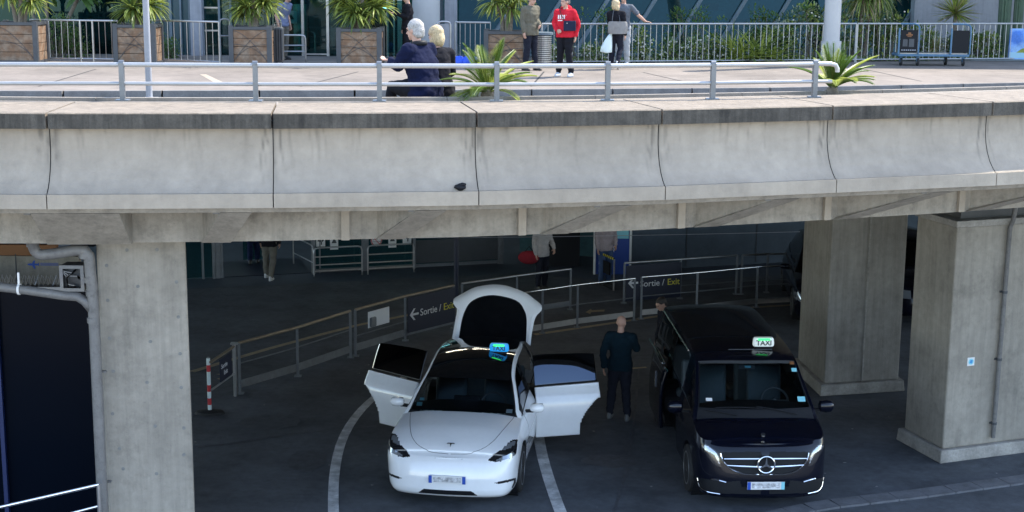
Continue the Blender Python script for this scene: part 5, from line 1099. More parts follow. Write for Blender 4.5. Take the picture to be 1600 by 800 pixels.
m = MB(); m.box(c, (.62, .015, .32), math.atan2(d.y, d.x)); obj('board', m, M['signw'], th); m = MB(); m.box(c-d*.2-Vector((0, 0, .05))+n*.03, (.17, .06, .2), math.atan2(d.y, d.x)); obj('grey_box', m, M['steeld'], th, bevel=.03)
# end gate with small sign
A3 = at(329, 566, .9); B3 = at(366, 541, .9); A = Vector((A3.x, A3.y, 0)); B = Vector((B3.x, B3.y, 0)); th = thing('end_gate', 'short angled end section of railing left of the first railing post', 'railing', tuple(B))
m = MB(); m.tube([A3, B3], .026, 8); obj('top_rail', m, M['railbr'], th); m = MB(); m.tube([A+Vector((0, 0, .42)), B+Vector((0, 0, .42))], .018, 8); obj('lower_rail', m, M['steel'], th); m = MB(); m.cyl(B, B+Vector((0, 0, .95)), .035); m.box(B+Vector((0, 0, .95)), (.12, .1, .03)); obj('post', m, M['steel'], th)
signboard('small navy sign reading Sortie Exit on the short end gate', A.lerp(B, .3), A.lerp(B, .78), .46, .86, [('Sortie', 'signw', -.42, .14, .115), ('Exit', 'signw', -.2, -.18, .11)], arrow=False)
c = G(328, 646); th = thing('striped_post', 'red and white striped delineator post on a dark rubber foot', 'post', tuple(c)); hh = .92
for k in range(8):
    m = MB(); m.cyl(c+Vector((0, 0, .04+k*hh/8)), c+Vector((0, 0, .04+(k+1)*hh/8)), .032, n=14); obj('red_band' if k in (1, 3, 6) else 'white_band', m, M['red'] if k in (1, 3, 6) else M['white'], th, smooth=True)
m = MB(); m.loft([[c+Vector((math.cos(a)*r_*1.5, math.sin(a)*r_, z)) for a in [2*math.pi*k/20 for k in range(20)]] for z, r_ in ((0, .17), (.04, .15), (.07, .05))]); obj('rubber_foot', m, M['rubber'], th)
m = MB(); m.cyl(c+Vector((0, 0, .96)), c+Vector((0, 0, .98)), .022); obj('cap', m, M['steeld'], th)
# litter specks
# ================================================================ vehicles
def car_shell(Pm):
    """returns list of (kind, side, pts grid rows) built from plan outline, height profiles and a greenhouse; x to the right, y from the nose to the tail"""
    plan = catmull([(a, b, 0) for a, b in Pm['plan']], .004); 
    # resample: dense at nose
    pts = [plan[0]]; acc = 0
    for a, b in zip(plan, plan[1:]):
        acc += (b-a).length; st = Pm['fine'] if b.y < Pm['finey'] else Pm['coarse']
        if acc >= st: pts.append(b); acc = 0
    pts.append(plan[-1]); n = len(pts); nor = []
    for i in range(n):
        t = (pts[min(i+1, n-1)]-pts[max(i-1, 0)]).normalized(); nor.append(Vector((t.y, -t.x, 0)))
    nor[0] = Vector((0, -1, 0)); nor[-1] = Vector((0, 1, 0))
    fI, sI, rI, zt, zl = Pm['fI'], Pm['sI'], Pm['rI'], Pm['ztop'], Pm['zlo']; NZ = Pm.get('NZ', 60)
    cum = [0]
    for a, b in zip(pts, pts[1:]): cum.append(cum[-1]+(b-a).length)
    skirt = []
    for i in range(n):
        p = pts[i]; nn = nor[i]; ws = nn.x**2; wf = nn.y**2 if nn.y < 0 else 0; wr = nn.y**2 if nn.y > 0 else 0; z1 = zt(cum[i]); row = []
        for k in range(NZ+1):
            z = zl+(z1-zl)*k/NZ; f = k/NZ
            ins = wf*fI(z+ (Pm['zref']-z1 if False else 0))+ws*sI(z)+wr*rI(z); row.append(Vector((p.x-nn.x*ins, p.y-nn.y*ins, z)))
        skirt.append(row)
    top = [r[-1] for r in skirt]; hood = []; NV = 36
    for i in range(n):
        t = top[i]
        if t.y > Pm['hoody'] and i > 3: break
        cr = Pm['crown'](t.y); bow = Pm.get('bow', 0)
        hood.append([Vector((t.x*v, t.y, t.z+cr*(1-v**2.4))) for v in [k/NV for k in range(NV+1)]])
    gy0, gy1 = Pm['green']; NG = Pm.get('NG', 150); B = []; Rr = []; C_ = []
    tx = crv([(t.y+i*1e-7, t.x) for i, t in enumerate(top) if t.y > gy0-.3 and t.y < gy1+.05 and nor[i].x > .5] if True else []); tz_ = crv([(t.y+i*1e-7, t.z) for i, t in enumerate(top) if t.y > gy0-.3 and t.y < gy1+.05 and nor[i].x > .5])
    side = []; roof = []
    for k in range(NG+1):
        y = gy0+(gy1-gy0)*k/NG; b = Vector((tx(y)-.008, y, tz_(y))); r = Vector((Pm['xr'](y), y, Pm['zr'](y))); f = Pm['blend'](y)
        r = b.lerp(r, f) if f < 1 else r
        side.append([b.lerp(r, j/24)+Vector((math.sin(math.pi*j/24)*.012, 0, 0)) for j in range(25)])
        dy = Pm['cy'](y); cz = Pm['cz'](y)
        roof.append([Vector((r.x*v, y+dy*(1-v*v), r.z+cz*(1-abs(v)**Pm.get('rp', 2.2)))) for v in [j/40 for j in range(41)]])
    return dict(skirt=skirt, hood=hood, side=side, roof=roof)
def collect(grids, cls):
    out = {}
    for kind, G_ in grids.items():
        for i in range(len(G_)-1):
            for j in range(len(G_[0])-1):
                q = [G_[i][j], G_[i+1][j], G_[i+1][j+1], G_[i][j+1]]; c = (q[0]+q[1]+q[2]+q[3])/4
                nm = cls(kind, c, i, j)
                if nm is None: continue
                d = out.setdefault(nm, ({}, [], [])); ids = []
                for a, b in ((i, j), (i+1, j), (i+1, j+1), (i, j+1)):
                    key = (kind, a, b)
                    if key not in d[0]: d[0][key] = len(d[1]); d[1].append(G_[a][b])
                    ids.append(d[0][key])
                d[2].append(tuple(ids))
    return out
def vmesh(name, V_, F_, mat, root, mirror='both', solid=0, label=None, tf=None, merge=2e-3):
    """mirror: 'both' = symmetric single mesh, 'R' (+x) or 'L' (-x) one side"""
    m = MB()
    if mirror in ('both', 'R'): m.add(V_, F_)
    if mirror in ('both', 'L'): m.add([Vector((-v.x, v.y, v.z)) for v in V_], [f[::-1] for f in F_])
    if tf: m.v = [tuple(tf @ Vector(v)) for v in m.v]
    me = bpy.data.meshes.new(name); me.from_pydata(m.v, [], m.f)
    bm = bmesh.new(); bm.from_mesh(me); bmesh.ops.remove_doubles(bm, verts=bm.verts, dist=merge); bmesh.ops.dissolve_degenerate(bm, edges=bm.edges, dist=1e-5); bmesh.ops.recalc_face_normals(bm, faces=bm.faces)
    for f in bm.faces: f.smooth = True
    bm.to_mesh(me); bm.free(); me.materials.append(mat); o = bpy.data.objects.new(name, me); col.objects.link(o); o.parent = root; ROOTM[o.name] = ROOTM[root.name].copy()
    if solid: s = o.modifiers.new('solid', 'SOLIDIFY'); s.thickness = solid; s.offset = -1
    if label: o['label'] = label
    return o
def inpoly(x, y, poly):
    c = False; j = len(poly)-1
    for i in range(len(poly)):
        if (poly[i][1] > y) != (poly[j][1] > y) and x < (poly[j][0]-poly[i][0])*(y-poly[i][1])/(poly[j][1]-poly[i][1])+poly[i][0]: c = not c
        j = i
    return c
def wheel(root, x, y, r, wd, sd, spokes=10, rimc='steeld', hubc='dark'):
    m = MB(); prof = [(-wd/2, r*.72), (-wd/2, r*.93), (-wd*.42, r*.985), (-wd*.2, r), (wd*.2, r), (wd*.42, r*.985), (wd/2, r*.93), (wd/2, r*.72)]
    secs = [[Vector((x+a, y+math.cos(t)*b, r+math.sin(t)*b)) for t in [2*math.pi*k/40 for k in range(40)]] for a, b in prof]; m.loft(secs)
    w_ = obj('wheel', m, M['rubber'], root, local=True, smooth=True)
    m = MB(); f = x+sd*(wd/2-.01); m.cyl((f-sd*.06, y, r), (f-sd*.03, y, r), r*.68, n=32)
    obj('rim_back', m, M['black'], w_, local=True); m = MB()
    m.tube([(f, y+math.cos(t)*r*.67, r+math.sin(t)*r*.67) for t in [2*math.pi*k/32 for k in range(33)]], .016, 6)
    for k in range(spokes):
        a = 2*math.pi*k/spokes; m.beam((f-sd*.01, y+math.cos(a)*.05, r+math.sin(a)*.05), (f-sd*.005, y+math.cos(a+.12)*r*.66, r+math.sin(a+.12)*r*.66), .03, .03, (1, 0, 0))
    m.cyl((f-sd*.03, y, r), (f+sd*.01, y, r), .06, n=16); obj('rim', m, M[rimc], w_, local=True)
def plate(root, c, tilt=0, wd=.52, right=True, sc_=1.0):
    p = MB(); mt = Matrix.Rotation(tilt, 3, 'X'); p.box(c, (wd, .012, .11), mat=mt); o = obj('licence_plate', p, M['plate'], root, local=True)
    for sx in (-1, 1): p = MB(); p.box(Vector(c)+Vector((sx*(wd/2-.024), -.004, 0)), (.046, .012, .108), mat=mt); obj('plate_band', p, M['plblue' if not (sx > 0 and sc_ > 1) else 'sticker'], o, local=True)
    p = MB(); rnd = random.Random(2)
    p.box(Vector(c)+Vector((0, -.0055, 0)), (wd-.13, .006, .072), mat=mt)
    obj('blurred_characters', p, M['smudge'], o, local=True)
def seat(root, x, y, z, w_=.5, h_=.62, lean=.2, name='front_seat', head=True, m_='seat'):
    p = MB(); p.box((x, y, z), (w_, .5, .16)); bm_ = Matrix.Rotation(-lean, 3, 'X'); p.box(Vector((x, y+.3, z+h_/2)), (w_, .13, h_), mat=bm_)
    if head: p.box(Vector((x, y+.3+.1+.03, z+h_+.1)), (w_*.52, .1, .2), mat=bm_)
    obj(name, p, M[m_], root, local=True, bevel=.09)
def steering(root, x, y, z, r=.19, tilt=.45):
    p = MB(); mt = Matrix.Rotation(-tilt, 3, 'X'); c = Vector((x, y, z)); p.tube([c+mt @ Vector((math.cos(a)*r, 0, math.sin(a)*r)) for a in [2*math.pi*k/28 for k in range(29)]], .017, 8)
    p.ell(c, (.06, .03, .05)); 
    for a in (0, math.pi, -math.pi/2): p.beam(c, c+mt @ Vector((math.cos(a)*r, 0, math.sin(a)*r)), .03, .02, (0, 1, 0))
    obj('steering_wheel', p, M['dark'], root, local=True, smooth=True)
def mirror_(root, x, y, z, sd, mat, w_=.2, h_=.13):
    p = MB(); p.loft([[Vector((x+sd*dx, y+math.sin(a)*.07*f, z+math.cos(a)*h_/2*f+.01*dx)) for a in [2*math.pi*k/16 for k in range(16)]] for dx, f in ((0, .55), (.02, .85), (w_*.5, 1.02), (w_*.85, .9), (w_, .5))])
    o = obj('wing_mirror', p, mat, root, local=True, smooth=True)
    p = MB(); p.beam((x-sd*.14, y+.03, z-.07), (x+sd*.05, y, z-.045), .07, .035); obj('mirror_arm', p, M['black'], o, local=True)
    p = MB(); p.box((x+sd*w_*.5, y+.062, z), (w_*.8, .01, h_*.75)); obj('mirror_glass', p, M['chrome'], o, local=True)
def imgpoly(root, poly_px):
    """outline on the right headlamp etc. as local test"""
    mw = ROOTM[root.name]
    return lambda c: inpoly(*pj(mw @ c), poly_px)
# ---------------------------------------------------------------- white electric taxi
TY = -R(7.2)
tes = thing('white_taxi', 'white car taxi with both rear doors and tailgate open and a blue lit roof sign', 'car', (-.87, 19.42, 0), TY)
TP = dict(plan=[(0, 0), (.3, .012), (.58, .045), (.77, .11), (.875, .22), (.93, .4), (.95, .62), (.96, .9), (.965, 1.5), (.965, 2.4), (.965, 3.2), (.95, 3.8), (.9, 4.2), (.83, 4.48), (.68, 4.66), (.4, 4.73), (0, 4.75)],
          fI=crv([(.15, .09), (.22, .02), (.3, 0), (.42, .0), (.5, .012), (.58, .035), (.66, .075), (.71, .12), (.78, .2), (.9, .32), (1.2, .45)]), sI=crv([(.15, .1), (.25, .04), (.35, .02), (.5, .01), (.65, .0), (.78, .012), (.88, .045), (.95, .085), (1.02, .125), (1.1, .15)]),
          rI=crv([(.2, .1), (.3, .02), (.5, 0), (.8, .03), (1.0, .12), (1.1, .2)]), ztop=crv([(0, .70), (.5, .71), (.8, .745), (1.1, .82), (1.5, .90), (2.0, .95), (2.8, 1.0), (4.5, 1.06), (5.2, 1.08), (8, 1.08)]), zlo=.17, zref=0, fine=.011, finey=1.1, coarse=.02, NZ=64,
          hoody=1.75, crown=crv([(0, .0), (.2, .02), (.45, .06), (.8, .085), (1.3, .09), (2, .09)]),
          green=(1.28, 4.55), xr=crv([(1.28, .84), (1.5, .80), (1.8, .725), (2.1, .655), (2.5, .63), (3.2, .62), (3.8, .58), (4.55, .6)]), zr=crv([(1.28, .97), (1.5, 1.09), (1.8, 1.27), (2.1, 1.415), (2.4, 1.50), (2.8, 1.545), (3.3, 1.53), (3.8, 1.47), (4.3, 1.27), (4.55, 1.12)]),
          blend=lambda y: min(1, max(0, (y-1.28)/.10)), cy=lambda y: -.16 if y < 1.6 else -.16+.0*y if y < 2.2 else max(-.16, -.16*(1-(y-2.2)/.8)) if y < 3.0 else 0, cz=crv([(1.28, .0), (1.6, .02), (2.1, .065), (2.6, .08), (3.4, .08), (4.0, .06), (4.55, .03)]), rp=2.0)
TG = car_shell(TP)
# tracing outlines of the right lamp and fog slot, in metres seen along the car's own axis from 15 degrees above
lamp_px = [(1243-0, 205), (1247, 260), (1240, 330), (1200, 372), (1100, 405), (1060, 412), (1000, 402), (985, 395), (1040, 340), (1110, 300), (1160, 245), (1200, 213)]
lamp_px = [(590+x/5.714, 650+y/5.714) for x, y in lamp_px]
lens_px = [(590+x/5.714, 650+y/5.714) for x, y in ((1100, 305), (1160, 250), (1222, 215), (1235, 240), (1190, 285), (1130, 305))]
lens2_px = [(590+x/5.714, 650+y/5.714) for x, y in ((1045, 400), (1110, 365), (1215, 325), (1232, 345), (1195, 372), (1100, 402))]
fog_px = [(590+x/5.714, 650+y/5.714) for x, y in ((1040, 596), (1120, 580), (1236, 550), (1232, 600), (1205, 645), (1197, 640), (1212, 600), (1218, 575), (1130, 600), (1080, 607))]
i_l, i_s, i_s2, i_f = imgpoly(tes, lamp_px), imgpoly(tes, lens_px), imgpoly(tes, lens2_px), imgpoly(tes, fog_px)
DY0, DY1 = 2.60, 3.62; WR = .37; WF, WB = .88, 3.77
def tcls(kind, c, i, j):
    if kind == 'skirt':
        for wy in (WF, WB):
            if c.x > .7 and (c.y-wy)**2+(c.z-.35)**2 < .40**2: return None
        if c.y < 1.0:
            if i_s(c) or i_s2(c): return 'headlight_lens'
            if i_l(c): return 'headlight'
            if i_f(c): return 'fog_slot'
            if c.y < .5 and .205 < c.z < .275 and c.x < .42-(c.z-.205)*1.1*(1): return 'lower_grille'
        if c.x > .6 and DY0 < c.y < DY1 and c.z > .29: return 'rear_door' if (c.y-3.85)**2+(c.z-.33)**2 > .56**2 else 'body'
        if c.x > .6 and 1.52 < c.y < DY0-.012 and c.z > .29: return 'front_door'
        if c.x > .6 and abs(c.y-1.51) < .012: return 'seam'
        if c.y > 4.4 and c.x < .62 and c.z > .75: return None
        return 'body'
    if kind == 'hood':
        if c.y > 1.40-.16*(1-(c.x/.82)**2): return 'cowl'
        if c.y < .9 and (i_s(c) or i_s2(c)): return 'headlight_lens'
        if c.y < .9 and i_l(c): return 'headlight'
        xh = hx(c.y)
        if c.y > .185 and c.x < xh: return 'hood'
        return 'body'
    if kind == 'side':
        if c.y > 4.5: return 'body'
        if j == 0: return 'window_trim'
        if j >= 22 or c.y < 1.44: return 'roof_rail'
        if abs(c.y-2.56) < .045: return 'pillar_trim'
        if DY0 < c.y < DY1: return 'rear_door_window'
        if c.y < 1.62+(.0): return 'pillar_trim'
        return 'side_window'
    if kind == 'roof':
        v = j/40
        if c.y > 3.86: return None
        if v > .945: return 'roof_rail'
        if v > .915 or i < 3: return 'windshield_border' if c.y < 1.97-.16*(1-v*v) else 'roof_glass'
        if c.y < 1.36-.16*(1-v*v): return 'windshield_border'
        if c.y < 1.93-.16*(1-v*v): return 'windshield'
        return 'roof_glass'
hx = crv([(.185, .0), (.2, .24), (.235, .38), (.31, .49), (.5, .60), (.9, .70), (1.3, .765), (1.8, .80)])
TC = collect(TG, tcls)
mats = dict(cowl='black', body='carw', headlight='lampdark', headlight_lens='lampglass', fog_slot='black', lower_grille='black', front_door='carw', seam='black', sill_trim='black', hood='carw', window_trim='black', roof_rail='carw', pillar_trim='black', side_window='cglassd', windshield='cglass', windshield_border='black', roof_glass='cglassd')
M['rglass'] = pbr('black roof glass', (.003, .004, .006), .06, coat=1)
mats['roof_glass'] = 'rglass'
sideparts = ('headlight', 'headlight_lens', 'fog_slot', 'front_door', 'side_window', 'pillar_trim')
def put(root, C_, nm, mat, split, **k):
    if nm not in C_: return
    d = C_[nm]
    for sd in (('R', 'L') if split else ('both',)): vmesh(nm, d[1], d[2], mat, root, sd, **k)
for nm in list(TC):
    if nm.startswith('rear_door'): continue
    if nm in ('headlight_lens',): continue
    put(tes, TC, nm, M[mats[nm]], nm in sideparts)
hl = [o for o in tes.children if o.name.startswith('headlight')]
for sd, h in zip('RL', hl):
    d = TC['headlight_lens']; vmesh('lens', d[1], d[2], M['lampglass'], h, sd)
def hsurf(x, y):
    rows = TG['hood']; i = min(range(len(rows)), key=lambda k: abs(rows[k][0].y-y)); r_ = rows[i]; w_ = r_[-1].x; v = min(1, x/w_) if w_ > 1e-6 else 0
    return r_[0].z-(r_[0].z-r_[-1].z)*v**2.4
m = MB(); sp = [Vector((hx(y), y, 0)) for y in [.186+.0025*k for k in range(30)]+[.27+.04*k for k in range(28)]]
for sg in (1, -1): m.tube([Vector((sg*p.x, p.y, hsurf(p.x, p.y)+.0005)) for p in sp], .0035, 5)
obj('hood_seam', m, M['joint'], tes, local=True)
# rear doors, swung open
for sd, sg in (('R', 1), ('L', -1)):
    hinge = Matrix.Translation((sg*.93, DY0, 0)) @ Matrix.Rotation(-sg*R(70 if sg > 0 else 62), 4, 'Z') @ Matrix.Translation((-sg*.93, -DY0, 0))
    d = TC['rear_door']; dr = vmesh('rear_door', d[1], d[2], M['carw'], tes, sd, solid=.07, tf=hinge, label='open rear door, swung wide')
    d = TC['rear_door_window']; vmesh('door_window', d[1], d[2], M['cglassr' if sg > 0 else 'cglassd'], dr, sd, tf=hinge, solid=.005)
    m = MB(); m.box((sg*.955, DY0+.82, .84), (.02, .2, .035)); m.v = [tuple(hinge @ Vector(v)) for v in m.v]; obj('door_handle', m, M['black'], dr, local=True)
    m = MB(); m.box((sg*.86, DY0+.36, .66), (.03, .5, .42)); m.v = [tuple(hinge @ Vector(v)) for v in m.v]; obj('door_lining', m, M['seat'], dr, local=True)
for y, sd in ((WF, 1), (WF, -1), (WB, 1), (WB, -1)): wheel(tes, sd*.83, y, .35, .24, sd)
m = MB(); m.box((0, 2.4, .27), (1.5, 4.1, .16)); m.box((0, .35, .32), (1.2, .3, .3)); obj('floor_pan', m, M['black'], tes, local=True)
for sd in (1, -1): 
    for wy in (WF, WB): m = MB(); m.tube([(sd*.62, wy, .36), (sd*.91, wy, .36)], .41, 24, False); obj('wheel_arch', m, M['black'], tes, local=True)
m = MB(); m.box((0, 1.62, .83), (1.5, .42, .22)); obj('dashboard', m, M['dash'], tes, local=True, bevel=.05)
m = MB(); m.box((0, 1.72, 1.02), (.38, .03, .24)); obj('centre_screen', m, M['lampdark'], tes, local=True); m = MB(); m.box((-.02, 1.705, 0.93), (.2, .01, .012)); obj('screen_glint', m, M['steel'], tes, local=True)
seat(tes, -.38, 2.35, .55); seat(tes, .38, 2.35, .55); seat(tes, 0, 3.25, .55, 1.3, .6, .25, 'rear_seat', False)
steering(tes, .38, 1.86, .97)
for sd in (1, -1): mirror_(tes, sd*.955, 1.72, 1.0, sd, M['carw'], .2, .14)
m = MB(); m.box((0, 1.98, 1.42), (.22, .03, .07)); obj('rear_view_mirror', m, M['black'], tes, local=True)
for x, z, y, w_, h_, nm in ((-.64, 1.12, 1.52, .07, .05, 0), (-.665, 1.065, 1.44, .08, .07, 0), (.68, 1.03, 1.4, .09, .07, 1)):
    m = MB(); mt = Matrix.Rotation(-R(58), 3, 'X'); m.box((x, y, z), (w_, .004, h_), mat=mt); o = obj('window_sticker', m, M['sticker' if not nm else 'plate'], tes, local=True)
plate(tes, (0, -.018, .44), 0)
# badge: T-shaped
def hoodz(y): return TP['ztop'](.9)
by = .31; bz = None
for row in TG['hood']:
    if abs(row[0].y-by) < .015: bz = row[0].z
bz = bz or .8
m = MB(); q = lambda u, v: Vector((u, by-.03+v*.85, bz+.001-.028+v*.42+.03)); up_ = Vector((0, -.003, .006))
m.prism([q(-.055, .022), q(-.045, .036), q(.045, .036), q(.055, .022), q(.012, .026), q(0, -.05), q(-.012, .026)], up_); obj('badge', m, M['black'], tes, local=True)
# tailgate raised
tg_out = [(706, 531), (712, 497), (714, 482), (707, 472), (723, 462), (740, 453), (756, 449.5), (771, 448), (786, 449), (798, 452), (821, 461), (835, 471), (848, 483), (838, 493), (832, 515), (829, 540)]
tg_in = [(716, 531), (722, 498), (728, 482), (735, 472), (750, 464), (771, 461), (798, 466), (812, 473), (819, 484), (823, 498), (822, 534)]
def hp(px, py): 
    f = (531-py)/80; return aty(px, py, 23.25+.55*f+.0)
O_ = [hp(*q) for q in tg_out]; I_ = [hp(*q) for q in tg_in]
cO = catmull(O_, .06); cI = catmull(I_, .06); n_ = 60
def resamp(L, n):
    cu = [0]
    for a, b in zip(L, L[1:]): cu.append(cu[-1]+(b-a).length)
    out = []
    for k in range(n+1):
        s_ = cu[-1]*k/n; i = min(max(j for j in range(len(cu)) if cu[j] <= s_+1e-9), len(L)-2); f = (s_-cu[i])/max(1e-9, cu[i+1]-cu[i]); out.append(L[i].lerp(L[i+1], f))
    return out
rO = resamp(cO, n_); rI_ = resamp(cI, n_); th_ = Vector((0, .09, .02)); fr = Vector((0, -.03, 0))
m = MB(); k = n_+1; A = rO; B = [a.lerp(b, .45)+fr for a, b in zip(rO, rI_)]; C2 = rI_; D2 = [p+th_ for p in rI_]; E2 = [p+th_ for p in rO]
m.add(A+B+C2+D2+E2, [f for i in range(n_) for f in ((i, i+1, k+i+1, k+i), (k+i, k+i+1, 2*k+i+1, 2*k+i), (2*k+i, 2*k+i+1, 3*k+i+1, 3*k+i), (3*k+i, 3*k+i+1, 4*k+i+1, 4*k+i), (4*k+i, 4*k+i+1, i+1, i))])
tg = obj('tailgate', m, M['carw'], tes, smooth=True, label='raised tailgate')
m = MB(); m.prism([p+Vector((0, .03, 0)) for p in rI_], (0, .01, 0)); obj('tailgate_glass', m, M['rglass'], tg)
def taxisign(root, c, wd, hd, dp, body, words, topm):
    m = MB(); C = Vector(c); m.loft([[C+Vector((math.copysign(abs(math.cos(a))**.5, math.cos(a))*wd/2*f, math.copysign(abs(math.sin(a))**.5, math.sin(a))*dp/2*f, z)) for a in [2*math.pi*k/28 for k in range(28)]] for z, f in ((0, .94), (.02, 1), (hd*.45, 1), (hd*.85, .95), (hd, .86))])
    s_ = obj('roof_sign', m, M[body], root, local=True, smooth=True, label='lit taxi roof sign'); m = MB(); m.box(C+Vector((0, 0, -.015)), (wd*.8, dp*.8, .03)); obj('sign_foot', m, M['black'], s_, local=True)
    m = MB(); m.box(C+Vector((0, -dp/2*.93, hd*.86)), (wd*.55, .03, hd*.17), mat=Matrix.Rotation(.5, 3, 'X')); obj('status_bar', m, M[topm], s_, local=True)
    for t_, v, sz in words:
        mm = ROOTM[root.name] @ Matrix.Translation(C+Vector((0, -dp/2-.004, hd*v))) @ Matrix.Rotation(R(85), 4, 'X'); text('lettering', t_, sz, M['taxidk'], s_, mm, 'CENTER', .003, bold=.002)
taxisign(tes, (.36, 2.62, 1.61), .3, .115, .1, 'taxib', [('TAXI', .42, .09)], 'taxig')
# ---------------------------------------------------------------- black van taxi
VY = R(2.4)
van = thing('black_van', 'glossy black people-carrier taxi with open sliding door and chrome star grille', 'van', (3.54, 19.42, 0), VY)
VP_ = dict(plan=[(0, 0), (.35, .015), (.6, .06), (.78, .15), (.88, .28), (.925, .48), (.945, .8), (.955, 1.4), (.96, 2.5), (.96, 4.0), (.955, 4.7), (.93, 5.0), (.86, 5.1), (.6, 5.13), (0, 5.14)],
           fI=crv([(.18, .05), (.26, .0), (.45, .01), (.6, .03), (.8, .07), (.9, .12), (.97, .2), (1.05, .3), (1.3, .4)]), sI=crv([(.18, .06), (.3, .015), (.6, 0), (.8, 0), (.95, .015), (1.1, .05), (1.2, .08), (1.3, .1)]), rI=crv([(.2, .04), (.4, 0), (1.2, .02), (1.4, .05)]),
           ztop=crv([(0, .93), (.6, .94), (.9, .97), (1.2, 1.02), (1.6, 1.10), (2.0, 1.16), (2.6, 1.2), (4, 1.22), (9, 1.22)]), zlo=.19, zref=0, fine=.011, finey=.9, coarse=.02, NZ=80,
           hoody=1.3, crown=crv([(0, .0), (.2, .02), (.5, .06), (1, .08), (2, .08)]), green=(.82, 5.08),
           xr=crv([(.82, .88), (1.1, .83), (1.5, .765), (1.9, .735), (2.6, .73), (4.5, .73), (5.08, .72)]), zr=crv([(.82, 1.16), (1.1, 1.36), (1.4, 1.58), (1.65, 1.73), (1.9, 1.79), (2.6, 1.83), (4.2, 1.83), (4.9, 1.79), (5.08, 1.74)]),
           blend=lambda y: min(1, max(0, (y-.82)/.1)), cy=lambda y: -.14 if y < 1.6 else -.14*max(0, 1-(y-1.6)/.8), cz=crv([(.82, .0), (1.2, .02), (1.8, .05), (2.5, .07), (4.4, .07), (5.08, .04)]), rp=3.0)
VG = car_shell(VP_)
def vp(L): return [(1060+x/5.332, 640+y/5.332) for x, y in L]
def mirx(L, cx=1201.5): return L
v_lamp = imgpoly(van, vp([(1195, 278), (1215, 300), (1200, 345), (1150, 430), (1105, 470), (1080, 472), (1095, 400), (1115, 345), (1160, 300)]))
v_lens = imgpoly(van, vp([(1190, 290), (1205, 305), (1190, 330), (1130, 370), (1100, 440), (1092, 455), (1100, 390), (1125, 345), (1160, 310)]))
v_gr = imgpoly(van, vp([(757, 350), (1090, 352), (1075, 415), (1010, 490), (900, 530), (757, 540)]))
v_air = imgpoly(van, vp([(757, 640), (920, 640), (930, 590), (1040, 600), (1210, 565), (1222, 600), (1215, 640), (1100, 695), (757, 705)]))
SD0, SD1 = 1.98, 3.18; VWF, VWB = .9, 4.1
def vcls(kind, c, i, j):
    if kind == 'skirt':
        for wy in (VWF, VWB):
            if c.x > .7 and (c.y-wy)**2+(c.z-.34)**2 < .395**2: return None
        if c.y < .9:
            if v_lens(c): return 'lens'
            if v_lamp(c): return 'headlight'
            if c.x < .75 and v_gr(c): return 'grille'
            if v_air(c) and c.z < .5: return 'air_intake'
        if c.x > .6 and SD0 < c.y < SD1 and c.z > .26: return 'sliding_door'
        if c.x > .6 and 1.0 < c.y < SD0-.015 and c.z > .5: return 'front_door'
        return 'body'
    if kind == 'hood':
        if c.y > .97-.14*(1-(c.x/.85)**2): return 'cowl'
        if c.y < .9 and v_lens(c): return 'lens'
        if c.y < .9 and v_lamp(c): return 'headlight'
        if c.y < .34: return 'body'
        return 'bonnet' if c.x < .8 else 'body'
    if kind == 'side':
        if c.y > 4.95 or j >= 21 or c.y < 1.0 or j == 0: return 'body'
        if abs(c.y-1.95) < .05 or abs(c.y-3.22) < .04 or c.y < 1.25 and j > 30: return 'body'
        if SD0 < c.y < SD1: return 'sliding_door_window'
        return 'side_window'
    if kind == 'roof':
        v = j/40
        if v > .94 or c.y > 4.9: return 'roof'
        if c.y < .93-.14*(1-v*v) or c.y < 1.62-.14*(1-v*v) and v > .905: return 'windshield_border'
        if c.y < 1.60-.14*(1-v*v): return 'windshield'
        if c.y < 1.64-.14*(1-v*v): return 'header_strip'
        return 'roof'
VC = collect(VG, vcls)
M['cglassv'] = glass('van windscreen glass', (.7, .8, .8), 1.45)
vm_ = dict(cowl='black', body='cark', headlight='lampdark', lens='lampglass', grille='black', air_intake='black', front_door='cark', bonnet='cark', roof='cark', windshield='cglassv', windshield_border='black', side_window='cglassd', header_strip='steeld')
for nm in list(VC):
    if nm.startswith('sliding') or nm == 'lens': continue
    put(van, VC, nm, M[vm_[nm]], nm in ('headlight', 'front_door', 'side_window'))
for sd, h in zip('RL', [o for o in van.children if o.name.startswith('headlight')]):
    d = VC['lens']; vmesh('lens', d[1], d[2], M['lampglass'], h, sd)
d = VC['sliding_door']; vmesh('sliding_door', d[1], d[2], M['cark'], van, 'R', label='closed sliding door')
d = VC['sliding_door_window']; vmesh('side_window', d[1], d[2], M['cglassd'], van, 'R')
tf = Matrix.Translation((-.11, 1.02, 0)); d = VC['sliding_door']; o = vmesh('sliding_door', d[1], d[2], M['cark'], van, 'L', solid=.05, tf=tf, label='open sliding door slid back along the side')
d = VC['sliding_door_window']; vmesh('door_window', d[1], d[2], M['cglassd'], o, 'L', tf=tf)
m = MB(); m.box((-1.12, SD0+1.02+.1, 1.05), (.03, .05, .25)); obj('door_handle', m, M['chrome'], o, local=True)
m = MB(); m.tube([(-.99, 3.3, 1.25), (-.99, 4.85, 1.25)], .012, 6); m.tube([(-.80, 2.0, 1.8), (-.8, 4.6, 1.8)], .01, 6); obj('door_track', m, M['chrome'], van, local=True)
for y, sd in ((VWF, 1), (VWF, -1), (VWB, 1), (VWB, -1)):
    wheel(van, sd*.84, y, .345, .24, sd, 7, 'steeld'); m = MB(); m.tube([(sd*.62, y, .35), (sd*.92, y, .35)], .40, 24, False); obj('wheel_arch', m, M['black'], van, local=True)
m = MB(); m.box((0, 2.7, .32), (1.6, 4.6, .2)); m.box((0, .4, .45), (1.4, .25, .5)); obj('floor_pan', m, M['black'], van, local=True)
